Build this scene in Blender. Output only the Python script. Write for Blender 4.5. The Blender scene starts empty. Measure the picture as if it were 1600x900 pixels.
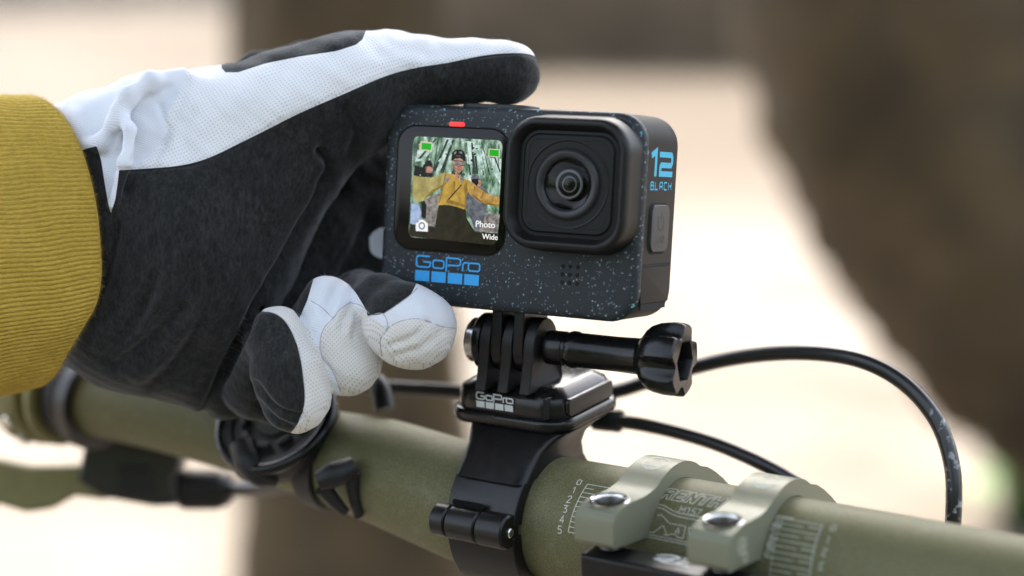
import bpy, bmesh, math, random
import numpy as np
from mathutils import Vector, Matrix
random.seed(7); RNG = np.random.default_rng(7)
S = bpy.context.scene
COL = S.collection
R_ = math.radians

# ------------------------------------------------------------------ camera, world, sun, exposure
F = 2750.0                                   # focal length in pixels of a 1600 px wide frame
PITCH = R_(12.0); CAMH = 1.15
cd = bpy.data.cameras.new("camera"); cam = bpy.data.objects.new("camera", cd); COL.objects.link(cam)
cd.sensor_width = 36.0; cd.lens = F / 1600 * 36.0
cd.clip_start = 0.02; cd.clip_end = 500
cam.location = (0, 0, CAMH); cam.rotation_euler = (R_(90) - PITCH, 0, 0)
cd.dof.use_dof = True; cd.dof.focus_distance = 0.436; cd.dof.aperture_fstop = 5.0; cd.dof.aperture_blades = 0
S.camera = cam
SUN_EL, SUN_AZ = 50.0, 4.0                   # the sun stands behind the subject
w = bpy.data.worlds.new("World"); S.world = w; w.use_nodes = True
nt = w.node_tree; sky = nt.nodes.new('ShaderNodeTexSky'); sky.sky_type = 'NISHITA'; sky.sun_disc = False
sky.sun_elevation = R_(SUN_EL); sky.sun_rotation = R_(SUN_AZ); sky.dust_density = 4.0; sky.ozone_density = .5
hsv = nt.nodes.new('ShaderNodeHueSaturation'); hsv.inputs['Saturation'].default_value = .5     # sky desaturated so the fill light is less blue
nt.links.new(sky.outputs[0], hsv.inputs['Color']); nt.links.new(hsv.outputs[0], nt.nodes['Background'].inputs[0]); nt.nodes['Background'].inputs[1].default_value = 0.15
sl = bpy.data.lights.new("sun", 'SUN'); sl.energy = 2.1; sl.angle = R_(0.5); sl.color = (1.0, 0.93, 0.83)
so = bpy.data.objects.new("sun", sl); COL.objects.link(so); so.location = (0, 5, 8)
sd = Vector((math.sin(R_(SUN_AZ)) * math.cos(R_(SUN_EL)), math.cos(R_(SUN_AZ)) * math.cos(R_(SUN_EL)), math.sin(R_(SUN_EL))))
so.rotation_euler = (-sd).to_track_quat('-Z', 'Y').to_euler()
S.view_settings.view_transform = 'Standard'; S.view_settings.look = 'None'
S.view_settings.exposure = 2.65; S.view_settings.gamma = 1.0
try: S.view_settings.use_curve_mapping = False
except Exception: pass
S.cycles.use_denoising = True
S.cycles.max_bounces = 10; S.cycles.sample_clamp_indirect = 6.0

# ------------------------------------------------------------------ frames
# V frame: view-aligned millimetres, x right, y depth, z up, origin at the lens
def pt(u, v, d): return np.array([(u - 800) / F * d, d, -(v - 450) / F * d])
_f = Vector((0, math.cos(PITCH), -math.sin(PITCH))); _u = Vector((0, math.sin(PITCH), math.cos(PITCH)))
VW = Matrix(((1, _f.x, _u.x, 0), (0, _f.y, _u.y, 0), (0, _f.z, _u.z, CAMH), (0, 0, 0, 1)))
def cv(m): return np.array([m[0], m[2], -m[1]])     # image axes (x, down, depth) -> V
def frame(origin, X, Y, Z):                          # V-frame axes + origin(mm) -> world matrix (metres)
    m = Matrix(((X[0], Y[0], Z[0], origin[0] * .001), (X[1], Y[1], Z[1], origin[1] * .001),
                (X[2], Y[2], Z[2], origin[2] * .001), (0, 0, 0, 1)))
    return VW @ m
_Rc = np.array([[0.89622, -0.05272, 0.44047], [0.0792, 0.99598, -0.04194], [-0.43649, 0.07247, 0.89679]])
CX, CZ, CY = cv(_Rc[:, 0]), -cv(_Rc[:, 1]), cv(_Rc[:, 2])
CO = cv(np.array([-1.3, -19.3, 437.5]))              # centre of the camera's front face
BX = cv(np.array([0.83522701, 0.09052677, -0.54240276]))
BZ = cv(np.array([-0.03626743, -0.97514091, -0.21859751]))
BY = np.cross(BZ, BX)                                # away from the viewer
BO = pt(790, 795.33, 458)                               # point on the bar's axis under the clamp
def bar_pt(s, u, n): return BO + BX * s + BZ * u - BY * n
ID3 = np.eye(3)

# ------------------------------------------------------------------ things and parts
def empty(name, mat, label, cat, group=None):
    o = bpy.data.objects.new(name, None); COL.objects.link(o); o.matrix_world = mat; o.empty_display_size = .01
    o['label'] = label; o['category'] = cat
    if group: o['group'] = group
    return o
def tag(o, label=None, cat=None, group=None, kind=None):
    for k, v in (('label', label), ('category', cat), ('group', group), ('kind', kind)):
        if v: o[k] = v
    return o
class MB:
    def __init__(s): s.v = []; s.f = []
    def add(s, vs, fs, T=None):
        b = len(s.v)
        for p in vs: s.v.append(tuple(T(p)) if T else tuple(p))
        for f in fs: s.f.append(tuple(b + i for i in f))
    def loft(s, rings, cap=(True, True), closed=True, T=None):
        n = len(rings[0]); vs = [p for r in rings for p in r]; fs = []
        for k in range(len(rings) - 1):
            for i in range(n if closed else n - 1):
                j = (i + 1) % n
                fs.append((k * n + i, k * n + j, (k + 1) * n + j, (k + 1) * n + i))
        if cap[0]: fs.append(tuple(range(n))[::-1])
        if cap[1]: fs.append(tuple((len(rings) - 1) * n + i for i in range(n)))
        s.add(vs, fs, T)
    def build(s, name, m, parent=None, smooth=35, scale=.001, bevel=0, seg=2):
        me = bpy.data.meshes.new(name)
        v = np.array(s.v, dtype=float) * scale
        me.from_pydata(v.tolist(), [], s.f)
        bm = bmesh.new(); bm.from_mesh(me); bmesh.ops.recalc_face_normals(bm, faces=bm.faces); bm.to_mesh(me); bm.free()
        o = bpy.data.objects.new(name, me); COL.objects.link(o)
        if m: me.materials.append(m)
        if smooth:
            me.polygons.foreach_set('use_smooth', [True] * len(me.polygons)); me.set_sharp_from_angle(angle=R_(smooth))
        if bevel:
            b = o.modifiers.new('bevel', 'BEVEL'); b.width = bevel * scale; b.segments = seg; b.limit_method = 'ANGLE'; b.angle_limit = R_(40)
            b.harden_normals = True
        if parent: o.parent = parent
        return o

def rrect(w, h, r, n=7, cx=0, cz=0):
    r = max(.01, min(r, w / 2 - .001, h / 2 - .001)); P = []
    for k, (sx, sz) in enumerate(((1, 1), (-1, 1), (-1, -1), (1, -1))):
        for i in range(n + 1):
            a = math.pi / 2 * (k + i / n)
            P.append((cx + sx * (w / 2 - r) + r * math.cos(a), cz + sz * (h / 2 - r) + r * math.sin(a)))
    return P
def rprism(w, h, r, y0, y1, b0=0, b1=0, cx=0, cz=0, n=7, taper=0, steps=4):
    """rounded-rectangle prism along local y with rounded end edges"""
    q = [math.pi / 2 * i / steps for i in range(steps + 1)]
    st = [(y0 + b0 * (1 - math.cos(t)), b0 * (1 - math.sin(t))) for t in q] if b0 else [(y0, 0)]
    st += [(y1 - b1 + b1 * math.sin(t), b1 * (1 - math.cos(t))) for t in q] if b1 else [(y1, 0)]
    rings = []
    for y, ins in st:
        t = taper * (y - y0) / (y1 - y0) if taper else 0
        ins = ins - t
        rings.append([(x, y, z) for x, z in rrect(w - 2 * ins, h - 2 * ins, r - ins, n, cx, cz)])
    return rings
def circ(r, n, y=0, cx=0, cz=0): return [(cx + r * math.cos(2 * math.pi * i / n), y, cz + r * math.sin(2 * math.pi * i / n)) for i in range(n)]
def lathe(mb, prof, n=32, cx=0, cz=0, cap=(True, True), T=None):
    mb.loft([circ(max(r, .001), n, y, cx, cz) for r, y in prof], cap, True, T)
def frames(path):
    P = [np.array(p, float) for p in path]; Ts = []
    for i in range(len(P)):
        t = P[min(i + 1, len(P) - 1)] - P[max(i - 1, 0)]; Ts.append(t / np.linalg.norm(t))
    ref = np.array([0, 0, 1.]) if abs(Ts[0][2]) < .9 else np.array([1., 0, 0])
    N = np.cross(Ts[0], ref); N /= np.linalg.norm(N); out = []
    for t in Ts:
        N = N - t * (N @ t); N /= np.linalg.norm(N); out.append((t, N, np.cross(t, N)))
    return P, out
def smooth_path(pts, n=8):
    P = np.array(pts, float); P = np.vstack([2 * P[0] - P[1], P, 2 * P[-1] - P[-2]]); out = []
    for i in range(1, len(P) - 2):
        a, b, c, d = P[i - 1], P[i], P[i + 1], P[i + 2]
        for k in range(n):
            t = k / n
            out.append(.5 * ((2 * b) + (-a + c) * t + (2 * a - 5 * b + 4 * c - d) * t * t + (-a + 3 * b - 3 * c + d) * t ** 3))
    out.append(P[-2]); return np.array(out)
def tube(mb, path, rad, n=16, cap=True, T=None):
    P, fr = frames(path); rad = rad if hasattr(rad, '__len__') else [rad] * len(P); rings = []
    for p, (t, N, B), r in zip(P, fr, rad):
        rings.append([p + r * (math.cos(2 * math.pi * i / n) * N + math.sin(2 * math.pi * i / n) * B) for i in range(n)])
    mb.loft(rings, (cap, cap), True, T)
def box(mb, x0, x1, y0, y1, z0, z1, T=None):
    v = [(x, y, z) for x in (x0, x1) for y in (y0, y1) for z in (z0, z1)]
    mb.add(v, [(0, 1, 3, 2), (4, 6, 7, 5), (0, 4, 5, 1), (2, 3, 7, 6), (0, 2, 6, 4), (1, 5, 7, 3)], T)
def extrude(mb, prof, s0, s1, T=None):
    """profile of (y,z) points swept along local x"""
    mb.loft([[(s, y, z) for y, z in prof] for s in (s0, s1)], (True, True), True, T)
def ribbon(mb, pts, wd, closed=False, fn=None, lift=0.0, maxlen=None):
    """flat stroke of width wd along 2-D points, mitred"""
    P = [np.array(p, float) for p in pts]
    if maxlen:
        Q = []
        m = len(P)
        for i in range(m if closed else m - 1):
            a, b = P[i], P[(i + 1) % m]; k = max(1, int(np.linalg.norm(b - a) / maxlen))
            Q += [a + (b - a) * t / k for t in range(k)]
        if not closed: Q.append(P[-1])
        P = Q
    n = len(P); L, Rr = [], []
    for i in range(n):
        a = P[i - 1] if (i > 0 or closed) else None; c = P[(i + 1) % n] if (i < n - 1 or closed) else None
        b = P[i]; d1 = (b - a) / (np.linalg.norm(b - a) + 1e-9) if a is not None else None; d2 = (c - b) / (np.linalg.norm(c - b) + 1e-9) if c is not None else None
        if d1 is None: d1 = d2
        if d2 is None: d2 = d1
        n1 = np.array([-d1[1], d1[0]]); n2 = np.array([-d2[1], d2[0]]); m = n1 + n2; lm = np.linalg.norm(m)
        m = n1 if lm < 1e-6 else m / lm
        k = 1 / max(.45, m @ n1); L.append(b + m * k * wd / 2); Rr.append(b - m * k * wd / 2)
    vs = L + Rr; fs = []
    for i in range(n if closed else n - 1):
        j = (i + 1) % n; fs.append((i, n + i, n + j, j))
    f = fn or (lambda x, y, l: (x, -l, y))
    mb.add([f(p[0], p[1], lift) for p in vs], fs)
def fill(mb, pts, fn=None, lift=0.0):
    f = fn or (lambda x, y, l: (x, -l, y))
    mb.add([f(p[0], p[1], lift) for p in pts], [tuple(range(len(pts)))])
def text_pts(txt, size, x, z, y, spacing=1.0, align='LEFT'):
    c = bpy.data.curves.new('t', 'FONT'); c.body = txt; c.size = size; c.space_character = spacing; c.align_x = align; c.resolution_u = 4
    o = bpy.data.objects.new('t', c); COL.objects.link(o); bpy.context.view_layer.update()
    me = bpy.data.meshes.new_from_object(o.evaluated_get(bpy.context.evaluated_depsgraph_get()))
    mb = MB(); mb.add([(v.co.x + x, y, v.co.y + z) for v in me.vertices], [tuple(p.vertices) for p in me.polygons])
    bpy.data.objects.remove(o); bpy.data.curves.remove(c); bpy.data.meshes.remove(me)
    return mb

# ------------------------------------------------------------------ materials
def new_mat(name):
    m = bpy.data.materials.new(name); m.use_nodes = True; n = m.node_tree.nodes; return m, n, m.node_tree.links, n['Principled BSDF']
def mat(name, base, rough=.5, metal=0, noise=None, amount=.15, bump=None, bstr=.2, coat=0, sheen=0, emit=None, estr=0, rvar=0, spec=.5):
    m, n, l, p = new_mat(name)
    p.inputs['Base Color'].default_value = (*base, 1); p.inputs['Roughness'].default_value = rough; p.inputs['Metallic'].default_value = metal
    p.inputs['Coat Weight'].default_value = coat; p.inputs['Coat Roughness'].default_value = .12; p.inputs['Sheen Weight'].default_value = sheen
    p.inputs['Specular IOR Level'].default_value = spec
    p.inputs['Sheen Roughness'].default_value = .5
    tc = n.new('ShaderNodeTexCoord')
    if noise:
        t = n.new('ShaderNodeTexNoise'); t.inputs['Scale'].default_value = noise; t.inputs['Detail'].default_value = 6; l.new(tc.outputs['Object'], t.inputs['Vector'])
        mr = n.new('ShaderNodeMapRange'); mr.inputs['To Min'].default_value = 1 - amount; mr.inputs['To Max'].default_value = 1 + amount
        mr.inputs['From Min'].default_value = .3; mr.inputs['From Max'].default_value = .7
        l.new(t.outputs['Fac'], mr.inputs['Value'])
        mx = n.new('ShaderNodeVectorMath'); mx.operation = 'SCALE'; mx.inputs[0].default_value = base; l.new(mr.outputs['Result'], mx.inputs['Scale'])
        l.new(mx.outputs[0], p.inputs['Base Color'])
        if rvar:
            m2 = n.new('ShaderNodeMapRange'); m2.inputs['From Min'].default_value = .3; m2.inputs['From Max'].default_value = .7
            m2.inputs['To Min'].default_value = rough - rvar; m2.inputs['To Max'].default_value = rough + rvar
            l.new(t.outputs['Fac'], m2.inputs['Value']); l.new(m2.outputs['Result'], p.inputs['Roughness'])
    if bump:
        t = n.new('ShaderNodeTexNoise'); t.inputs['Scale'].default_value = bump; t.inputs['Detail'].default_value = 4; l.new(tc.outputs['Object'], t.inputs['Vector'])
        b = n.new('ShaderNodeBump'); b.inputs['Strength'].default_value = bstr; b.inputs['Distance'].default_value = .0003
        l.new(t.outputs['Fac'], b.inputs['Height']); l.new(b.outputs[0], p.inputs['Normal'])
    if emit:
        p.inputs['Emission Color'].default_value = (*emit, 1); p.inputs['Emission Strength'].default_value = estr
    return m
def math_node(n, l, op, a, b=None, c=None):
    k = n.new('ShaderNodeMath'); k.operation = op
    for i, x in enumerate((a, b, c)):
        if x is None: continue
        if isinstance(x, (int, float)): k.inputs[i].default_value = x
        else: l.new(x, k.inputs[i])
    return k.outputs[0]
def mix_col(n, l, fac, a, b):
    k = n.new('ShaderNodeMix'); k.data_type = 'RGBA'
    for s, x in (('Factor', fac),):
        (l.new(x, k.inputs[0]) if not isinstance(x, float) else setattr(k.inputs[0], 'default_value', x))
    for i, x in ((6, a), (7, b)):
        if isinstance(x, tuple): k.inputs[i].default_value = (*x, 1)
        else: l.new(x, k.inputs[i])
    return k.outputs[2]
M = {}
M['rubber'] = mat('black_rubber', (.011, .011, .0115), .5, noise=900, amount=.2, bump=6000, bstr=.12, spec=.3)
M['side'] = mat('camera_side_rubber', (.013, .0125, .0125), .48, noise=1200, amount=.15, bump=5000, bstr=.1, spec=.12)
M['gloss'] = mat('gloss_black_plastic', (.005, .005, .0054), .24, noise=400, amount=.2, bump=3500, bstr=.03, rvar=.06, spec=.32)
M['satin'] = mat('satin_black_plastic', (.006, .006, .0063), .34, noise=500, amount=.2, bump=4000, bstr=.05, rvar=.06, spec=.3)
M['housing'] = mat('lens_housing_black', (.006, .006, .006), .42, noise=900, amount=.2, bump=5000, bstr=.06, spec=.28)
M['screen_glass'] = mat('screen_glass', (.002, .002, .002), .07, spec=.22)
M['hole'] = mat('dark_hole', (.002, .002, .002), .9)
M['lens_plate'] = mat('lens_plate', (.0065, .0072, .0076), .4, noise=700, amount=.1, spec=.2)
M['lens_ring'] = mat('lens_ring', (.018, .019, .021), .36, spec=.35)
M['lens_dark'] = mat('lens_dark', (.0015, .0015, .002), .12, spec=.2)
M['button'] = mat('button_rubber', (.022, .023, .024), .55, noise=900, amount=.15, bump=4000, bstr=.2)
M['blue'] = mat('logo_blue', (.02, .33, .74), .5, noise=1500, amount=.06)
M['cyan'] = mat('print_cyan', (.006, .36, .56), .5, noise=1500, amount=.06)
M['white_print'] = mat('white_print', (.5, .54, .55), .5, noise=2500, amount=.12)
M['etch'] = mat('laser_etching', (.46, .46, .40), .6, noise=2600, amount=.25)
M['etch_soft'] = mat('worn_etching', (.30, .32, .25), .6, noise=1500, amount=.3)
M['steel'] = mat('steel', (.55, .54, .52), .22, 1.0, noise=1500, amount=.12)
M['thread'] = mat('bolt_thread', (.12, .12, .12), .35, 1.0)
M['bore'] = mat('bolt_bore', (.10, .095, .09), .3, 1.0, noise=1500, amount=.2)
M['red_led'] = mat('red_light', (.3, .01, .01), .4, emit=(1, .035, .03), estr=.17)
M['dark_metal'] = mat('dark_lever_metal', (.02, .018, .017), .4, .2, noise=300, amount=.2)
M['olive_paint'] = mat('olive_lever_paint', (.17, .16, .07), .45, .1, noise=200, amount=.1)

def speckle_mat():
    m, n, l, p = new_mat('speckled_shell'); p.inputs['Specular IOR Level'].default_value = .3; tc = n.new('ShaderNodeTexCoord')
    p.inputs['Roughness'].default_value = .5
    base = n.new('ShaderNodeTexNoise'); base.inputs['Scale'].default_value = 260; l.new(tc.outputs['Object'], base.inputs['Vector'])
    col = mix_col(n, l, base.outputs['Fac'], (.011, .0155, .020), (.019, .0245, .0295))
    warp = n.new('ShaderNodeTexNoise'); warp.inputs['Scale'].default_value = 2600; warp.inputs['Detail'].default_value = 1; l.new(tc.outputs['Object'], warp.inputs['Vector'])
    wv = n.new('ShaderNodeVectorMath'); wv.operation = 'SCALE'; wv.inputs['Scale'].default_value = .0011; l.new(warp.outputs['Color'], wv.inputs[0])
    ad = n.new('ShaderNodeVectorMath'); ad.operation = 'ADD'; l.new(tc.outputs['Object'], ad.inputs[0]); l.new(wv.outputs[0], ad.inputs[1])
    dens = n.new('ShaderNodeTexNoise'); dens.inputs['Scale'].default_value = 130; dens.inputs['Detail'].default_value = 2; l.new(tc.outputs['Object'], dens.inputs['Vector'])
    for sc, thr, keep, ca, cb in ((1350, .36, .54, (.06, .095, .11), (.22, .26, .28)), (820, .27, .66, (.07, .16, .20), (.30, .38, .41)), (540, .24, .71, (.04, .24, .34), (.17, .47, .56))):
        v = n.new('ShaderNodeTexVoronoi'); v.inputs['Scale'].default_value = sc; v.distance = 'CHEBYCHEV' if sc < 900 else 'EUCLIDEAN'; l.new(ad.outputs[0], v.inputs['Vector'])
        sep = n.new('ShaderNodeSeparateColor'); l.new(v.outputs['Color'], sep.inputs[0])
        size = math_node(n, l, 'MULTIPLY', sep.outputs[1], thr)
        inside = math_node(n, l, 'LESS_THAN', v.outputs['Distance'], size)
        k = math_node(n, l, 'GREATER_THAN', math_node(n, l, 'ADD', sep.outputs[0], math_node(n, l, 'MULTIPLY', math_node(n, l, 'SUBTRACT', dens.outputs['Fac'], .5), .9)), keep)
        fl = mix_col(n, l, sep.outputs[2], ca, cb)
        col = mix_col(n, l, math_node(n, l, 'MULTIPLY', inside, k), col, fl)
    l.new(col, p.inputs['Base Color'])
    t = n.new('ShaderNodeTexNoise'); t.inputs['Scale'].default_value = 4500; l.new(tc.outputs['Object'], t.inputs['Vector'])
    b = n.new('ShaderNodeBump'); b.inputs['Strength'].default_value = .12; b.inputs['Distance'].default_value = .0002; l.new(t.outputs['Fac'], b.inputs['Height']); l.new(b.outputs[0], p.inputs['Normal'])
    return m
M['speckle'] = speckle_mat()

def bar_mat():
    m, n, l, p = new_mat('olive_bar_anodising'); tc = n.new('ShaderNodeTexCoord')
    p.inputs['Metallic'].default_value = .08; p.inputs['Roughness'].default_value = .55; p.inputs['Specular IOR Level'].default_value = .18
    a = n.new('ShaderNodeTexNoise'); a.inputs['Scale'].default_value = 55; a.inputs['Detail'].default_value = 5; l.new(tc.outputs['Object'], a.inputs['Vector'])
    g = n.new('ShaderNodeTexNoise'); g.inputs['Scale'].default_value = 2400; g.inputs['Detail'].default_value = 2; l.new(tc.outputs['Object'], g.inputs['Vector'])
    c = mix_col(n, l, a.outputs['Fac'], (.098, .095, .045), (.12, .117, .062))
    gg = n.new('ShaderNodeMapRange'); gg.inputs['From Min'].default_value = .32; gg.inputs['From Max'].default_value = .70; gg.inputs['To Min'].default_value = .78; gg.inputs['To Max'].default_value = 1.3; l.new(g.outputs['Fac'], gg.inputs['Value'])
    s = n.new('ShaderNodeVectorMath'); s.operation = 'SCALE'; l.new(c, s.inputs[0]); l.new(gg.outputs[0], s.inputs['Scale']); # dry dust and rub marks
    du = n.new('ShaderNodeTexNoise'); du.inputs['Scale'].default_value = 230; du.inputs['Detail'].default_value = 7; du.inputs['Roughness'].default_value = .7; l.new(tc.outputs['Object'], du.inputs['Vector'])
    dm = n.new('ShaderNodeMapRange'); dm.inputs['From Min'].default_value = .55; dm.inputs['From Max'].default_value = .78; dm.inputs['To Max'].default_value = .45; l.new(du.outputs['Fac'], dm.inputs['Value'])
    l.new(mix_col(n, l, dm.outputs[0], s.outputs[0], (.20, .19, .14)), p.inputs['Base Color'])
    b = n.new('ShaderNodeBump'); b.inputs['Strength'].default_value = .25; b.inputs['Distance'].default_value = .00025; l.new(g.outputs['Fac'], b.inputs['Height']); l.new(b.outputs[0], p.inputs['Normal'])
    return m
M['bar'] = bar_mat()
def clamp_mat():
    m, n, l, p = new_mat('grey_green_anodised_clamp'); tc = n.new('ShaderNodeTexCoord')
    p.inputs['Metallic'].default_value = .22; p.inputs['Roughness'].default_value = .42; p.inputs['Specular IOR Level'].default_value = .22
    mp = n.new('ShaderNodeMapping'); mp.inputs['Scale'].default_value = (40, 900, 900); l.new(tc.outputs['Object'], mp.inputs[0])
    a = n.new('ShaderNodeTexNoise'); a.inputs['Scale'].default_value = 3; a.inputs['Detail'].default_value = 5; l.new(mp.outputs[0], a.inputs['Vector'])
    d = n.new('ShaderNodeTexNoise'); d.inputs['Scale'].default_value = 160; d.inputs['Detail'].default_value = 6; l.new(tc.outputs['Object'], d.inputs['Vector'])
    c = mix_col(n, l, a.outputs['Fac'], (.150, .156, .108), (.182, .188, .135))
    dm = n.new('ShaderNodeMapRange'); dm.inputs['From Min'].default_value = .62; dm.inputs['From Max'].default_value = .72; l.new(d.outputs['Fac'], dm.inputs['Value'])
    c = mix_col(n, l, dm.outputs[0], c, (.20, .19, .10)); l.new(c, p.inputs['Base Color'])
    return m
M['clamp'] = clamp_mat()

def suede_mat():
    m, n, l, p = new_mat('black_suede'); tc = n.new('ShaderNodeTexCoord')
    p.inputs['Roughness'].default_value = .9; p.inputs['Specular IOR Level'].default_value = .15
    p.inputs['Sheen Weight'].default_value = .35; p.inputs['Sheen Roughness'].default_value = .45; p.inputs['Sheen Tint'].default_value = (.5, .52, .55, 1)
    big = n.new('ShaderNodeTexNoise'); big.inputs['Scale'].default_value = 70; big.inputs['Detail'].default_value = 4; l.new(tc.outputs['Object'], big.inputs['Vector'])
    mp = n.new('ShaderNodeMapping'); mp.inputs['Scale'].default_value = (1, 1, .45); mp.inputs['Rotation'].default_value = (0, .7, 0); l.new(tc.outputs['Object'], mp.inputs[0])
    nap = n.new('ShaderNodeTexNoise'); nap.inputs['Scale'].default_value = 1250; nap.inputs['Detail'].default_value = 5; nap.inputs['Roughness'].default_value = .7; l.new(mp.outputs[0], nap.inputs['Vector'])
    c = mix_col(n, l, big.outputs['Fac'], (.0075, .0079, .0079), (.026, .0263, .026))
    mid = n.new('ShaderNodeTexNoise'); mid.inputs['Scale'].default_value = 420; mid.inputs['Detail'].default_value = 6; mid.inputs['Roughness'].default_value = .75; l.new(mp.outputs[0], mid.inputs['Vector'])
    md = n.new('ShaderNodeMapRange'); md.inputs['From Min'].default_value = .35; md.inputs['From Max'].default_value = .68; md.inputs['To Min'].default_value = .7; md.inputs['To Max'].default_value = 1.35; l.new(mid.outputs['Fac'], md.inputs['Value'])
    sm = n.new('ShaderNodeVectorMath'); sm.operation = 'SCALE'; l.new(c, sm.inputs[0]); l.new(md.outputs[0], sm.inputs['Scale']); c = sm.outputs[0]
    nm = n.new('ShaderNodeMapRange'); nm.inputs['From Min'].default_value = .3; nm.inputs['From Max'].default_value = .72; nm.inputs['To Min'].default_value = .35; nm.inputs['To Max'].default_value = 1.8; l.new(nap.outputs['Fac'], nm.inputs['Value'])
    s = n.new('ShaderNodeVectorMath'); s.operation = 'SCALE'; l.new(c, s.inputs[0]); l.new(nm.outputs[0], s.inputs['Scale']); l.new(s.outputs[0], p.inputs['Base Color'])
    b = n.new('ShaderNodeBump'); b.inputs['Strength'].default_value = .6; b.inputs['Distance'].default_value = .0004; l.new(nap.outputs['Fac'], b.inputs['Height']); l.new(b.outputs[0], p.inputs['Normal'])
    return m
M['suede'] = suede_mat()
def knit_mat(name, pitch, base, dots=True, angle=.5, depth=.00035, dark=.62):
    """white textile: a lattice of pores laid in object space"""
    m, n, l, p = new_mat(name); tc = n.new('ShaderNodeTexCoord')
    p.inputs['Roughness'].default_value = .85; p.inputs['Specular IOR Level'].default_value = .2; p.inputs['Sheen Weight'].default_value = .15
    w1 = n.new('ShaderNodeTexNoise'); w1.inputs['Scale'].default_value = 60; l.new(tc.outputs['Object'], w1.inputs['Vector'])
    wv = n.new('ShaderNodeVectorMath'); wv.operation = 'MULTIPLY_ADD'; wv.inputs[1].default_value = (.004, .004, .004); l.new(w1.outputs['Color'], wv.inputs[0]); l.new(tc.outputs['Object'], wv.inputs[2])
    d1 = Vector((math.cos(angle), .35, math.sin(angle))); d2 = Vector((-math.sin(angle), .3, math.cos(angle)))
    outs = []
    for d in (d1, d2):
        k = n.new('ShaderNodeVectorMath'); k.operation = 'DOT_PRODUCT'; l.new(wv.outputs[0], k.inputs[0]); k.inputs[1].default_value = d
        outs.append(math_node(n, l, 'SINE', math_node(n, l, 'MULTIPLY', k.outputs['Value'], 2 * math.pi / pitch)))
    fine = n.new('ShaderNodeTexNoise'); fine.inputs['Scale'].default_value = 2600; fine.inputs['Detail'].default_value = 3; l.new(tc.outputs['Object'], fine.inputs['Vector'])
    if dots: h = math_node(n, l, 'MULTIPLY', math_node(n, l, 'MULTIPLY_ADD', outs[0], .5, .5), math_node(n, l, 'MULTIPLY_ADD', outs[1], .5, .5))
    else: h = math_node(n, l, 'MULTIPLY_ADD', outs[0], .5, .5)
    mr = n.new('ShaderNodeMapRange'); mr.inputs['From Min'].default_value = .55; mr.inputs['From Max'].default_value = .95; l.new(h, mr.inputs['Value'])
    big = n.new('ShaderNodeTexNoise'); big.inputs['Scale'].default_value = 45; big.inputs['Detail'].default_value = 5; l.new(tc.outputs['Object'], big.inputs['Vector'])
    bm_ = n.new('ShaderNodeMapRange'); bm_.inputs['From Min'].default_value = .5; bm_.inputs['From Max'].default_value = .8; bm_.inputs['To Max'].default_value = .5; l.new(big.outputs['Fac'], bm_.inputs['Value'])
    c = mix_col(n, l, bm_.outputs[0], base, tuple(x * y for x, y in zip(base, (.86, .80, .74))))
    c = mix_col(n, l, mr.outputs[0], c, tuple(x * dark for x in base)); l.new(c, p.inputs['Base Color'])
    hh = math_node(n, l, 'ADD', math_node(n, l, 'MULTIPLY', mr.outputs[0], -1.0), math_node(n, l, 'MULTIPLY', fine.outputs['Fac'], .5))
    b = n.new('ShaderNodeBump'); b.inputs['Strength'].default_value = .6; b.inputs['Distance'].default_value = depth; l.new(hh, b.inputs['Height']); l.new(b.outputs[0], p.inputs['Normal'])
    return m
M['white_knit'] = knit_mat('white_glove_knit', .00088, (.74, .75, .78))
M['white_mesh'] = knit_mat('white_fingertip_mesh', .00076, (.66, .64, .62), angle=.75, dark=.60)
M['white_tape'] = knit_mat('white_stretch_fabric', .0006, (.69, .715, .78), dots=False, angle=1.2, depth=.00012, dark=.93)
M['thread_grey'] = mat('seam_thread', (.36, .36, .37), .9)
def sleeve_mat():
    m, n, l, p = new_mat('ochre_rib_knit'); tc = n.new('ShaderNodeTexCoord')
    p.inputs['Roughness'].default_value = .95; p.inputs['Specular IOR Level'].default_value = .15; p.inputs['Sheen Weight'].default_value = .3; p.inputs['Sheen Tint'].default_value = (.9, .75, .3, 1)
    a = n.new('ShaderNodeTexNoise'); a.inputs['Scale'].default_value = 90; a.inputs['Detail'].default_value = 4; l.new(tc.outputs['Object'], a.inputs['Vector'])
    mp = n.new('ShaderNodeMapping'); mp.inputs['Scale'].default_value = (.35, 1, 1); l.new(tc.outputs['Object'], mp.inputs[0])
    f = n.new('ShaderNodeTexNoise'); f.inputs['Scale'].default_value = 2300; f.inputs['Detail'].default_value = 5; f.inputs['Roughness'].default_value = .7; l.new(mp.outputs[0], f.inputs['Vector'])
    c = mix_col(n, l, a.outputs['Fac'], (.40, .268, .042), (.50, .345, .066))
    fm = n.new('ShaderNodeMapRange'); fm.inputs['From Min'].default_value = .3; fm.inputs['From Max'].default_value = .7; fm.inputs['To Min'].default_value = .75; fm.inputs['To Max'].default_value = 1.22; l.new(f.outputs['Fac'], fm.inputs['Value'])
    s = n.new('ShaderNodeVectorMath'); s.operation = 'SCALE'; l.new(c, s.inputs[0]); l.new(fm.outputs[0], s.inputs['Scale']); l.new(s.outputs[0], p.inputs['Base Color'])
    b = n.new('ShaderNodeBump'); b.inputs['Strength'].default_value = .7; b.inputs['Distance'].default_value = .0005; l.new(f.outputs['Fac'], b.inputs['Height']); l.new(b.outputs[0], p.inputs['Normal'])
    return m
M['sleeve'] = sleeve_mat()
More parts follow.
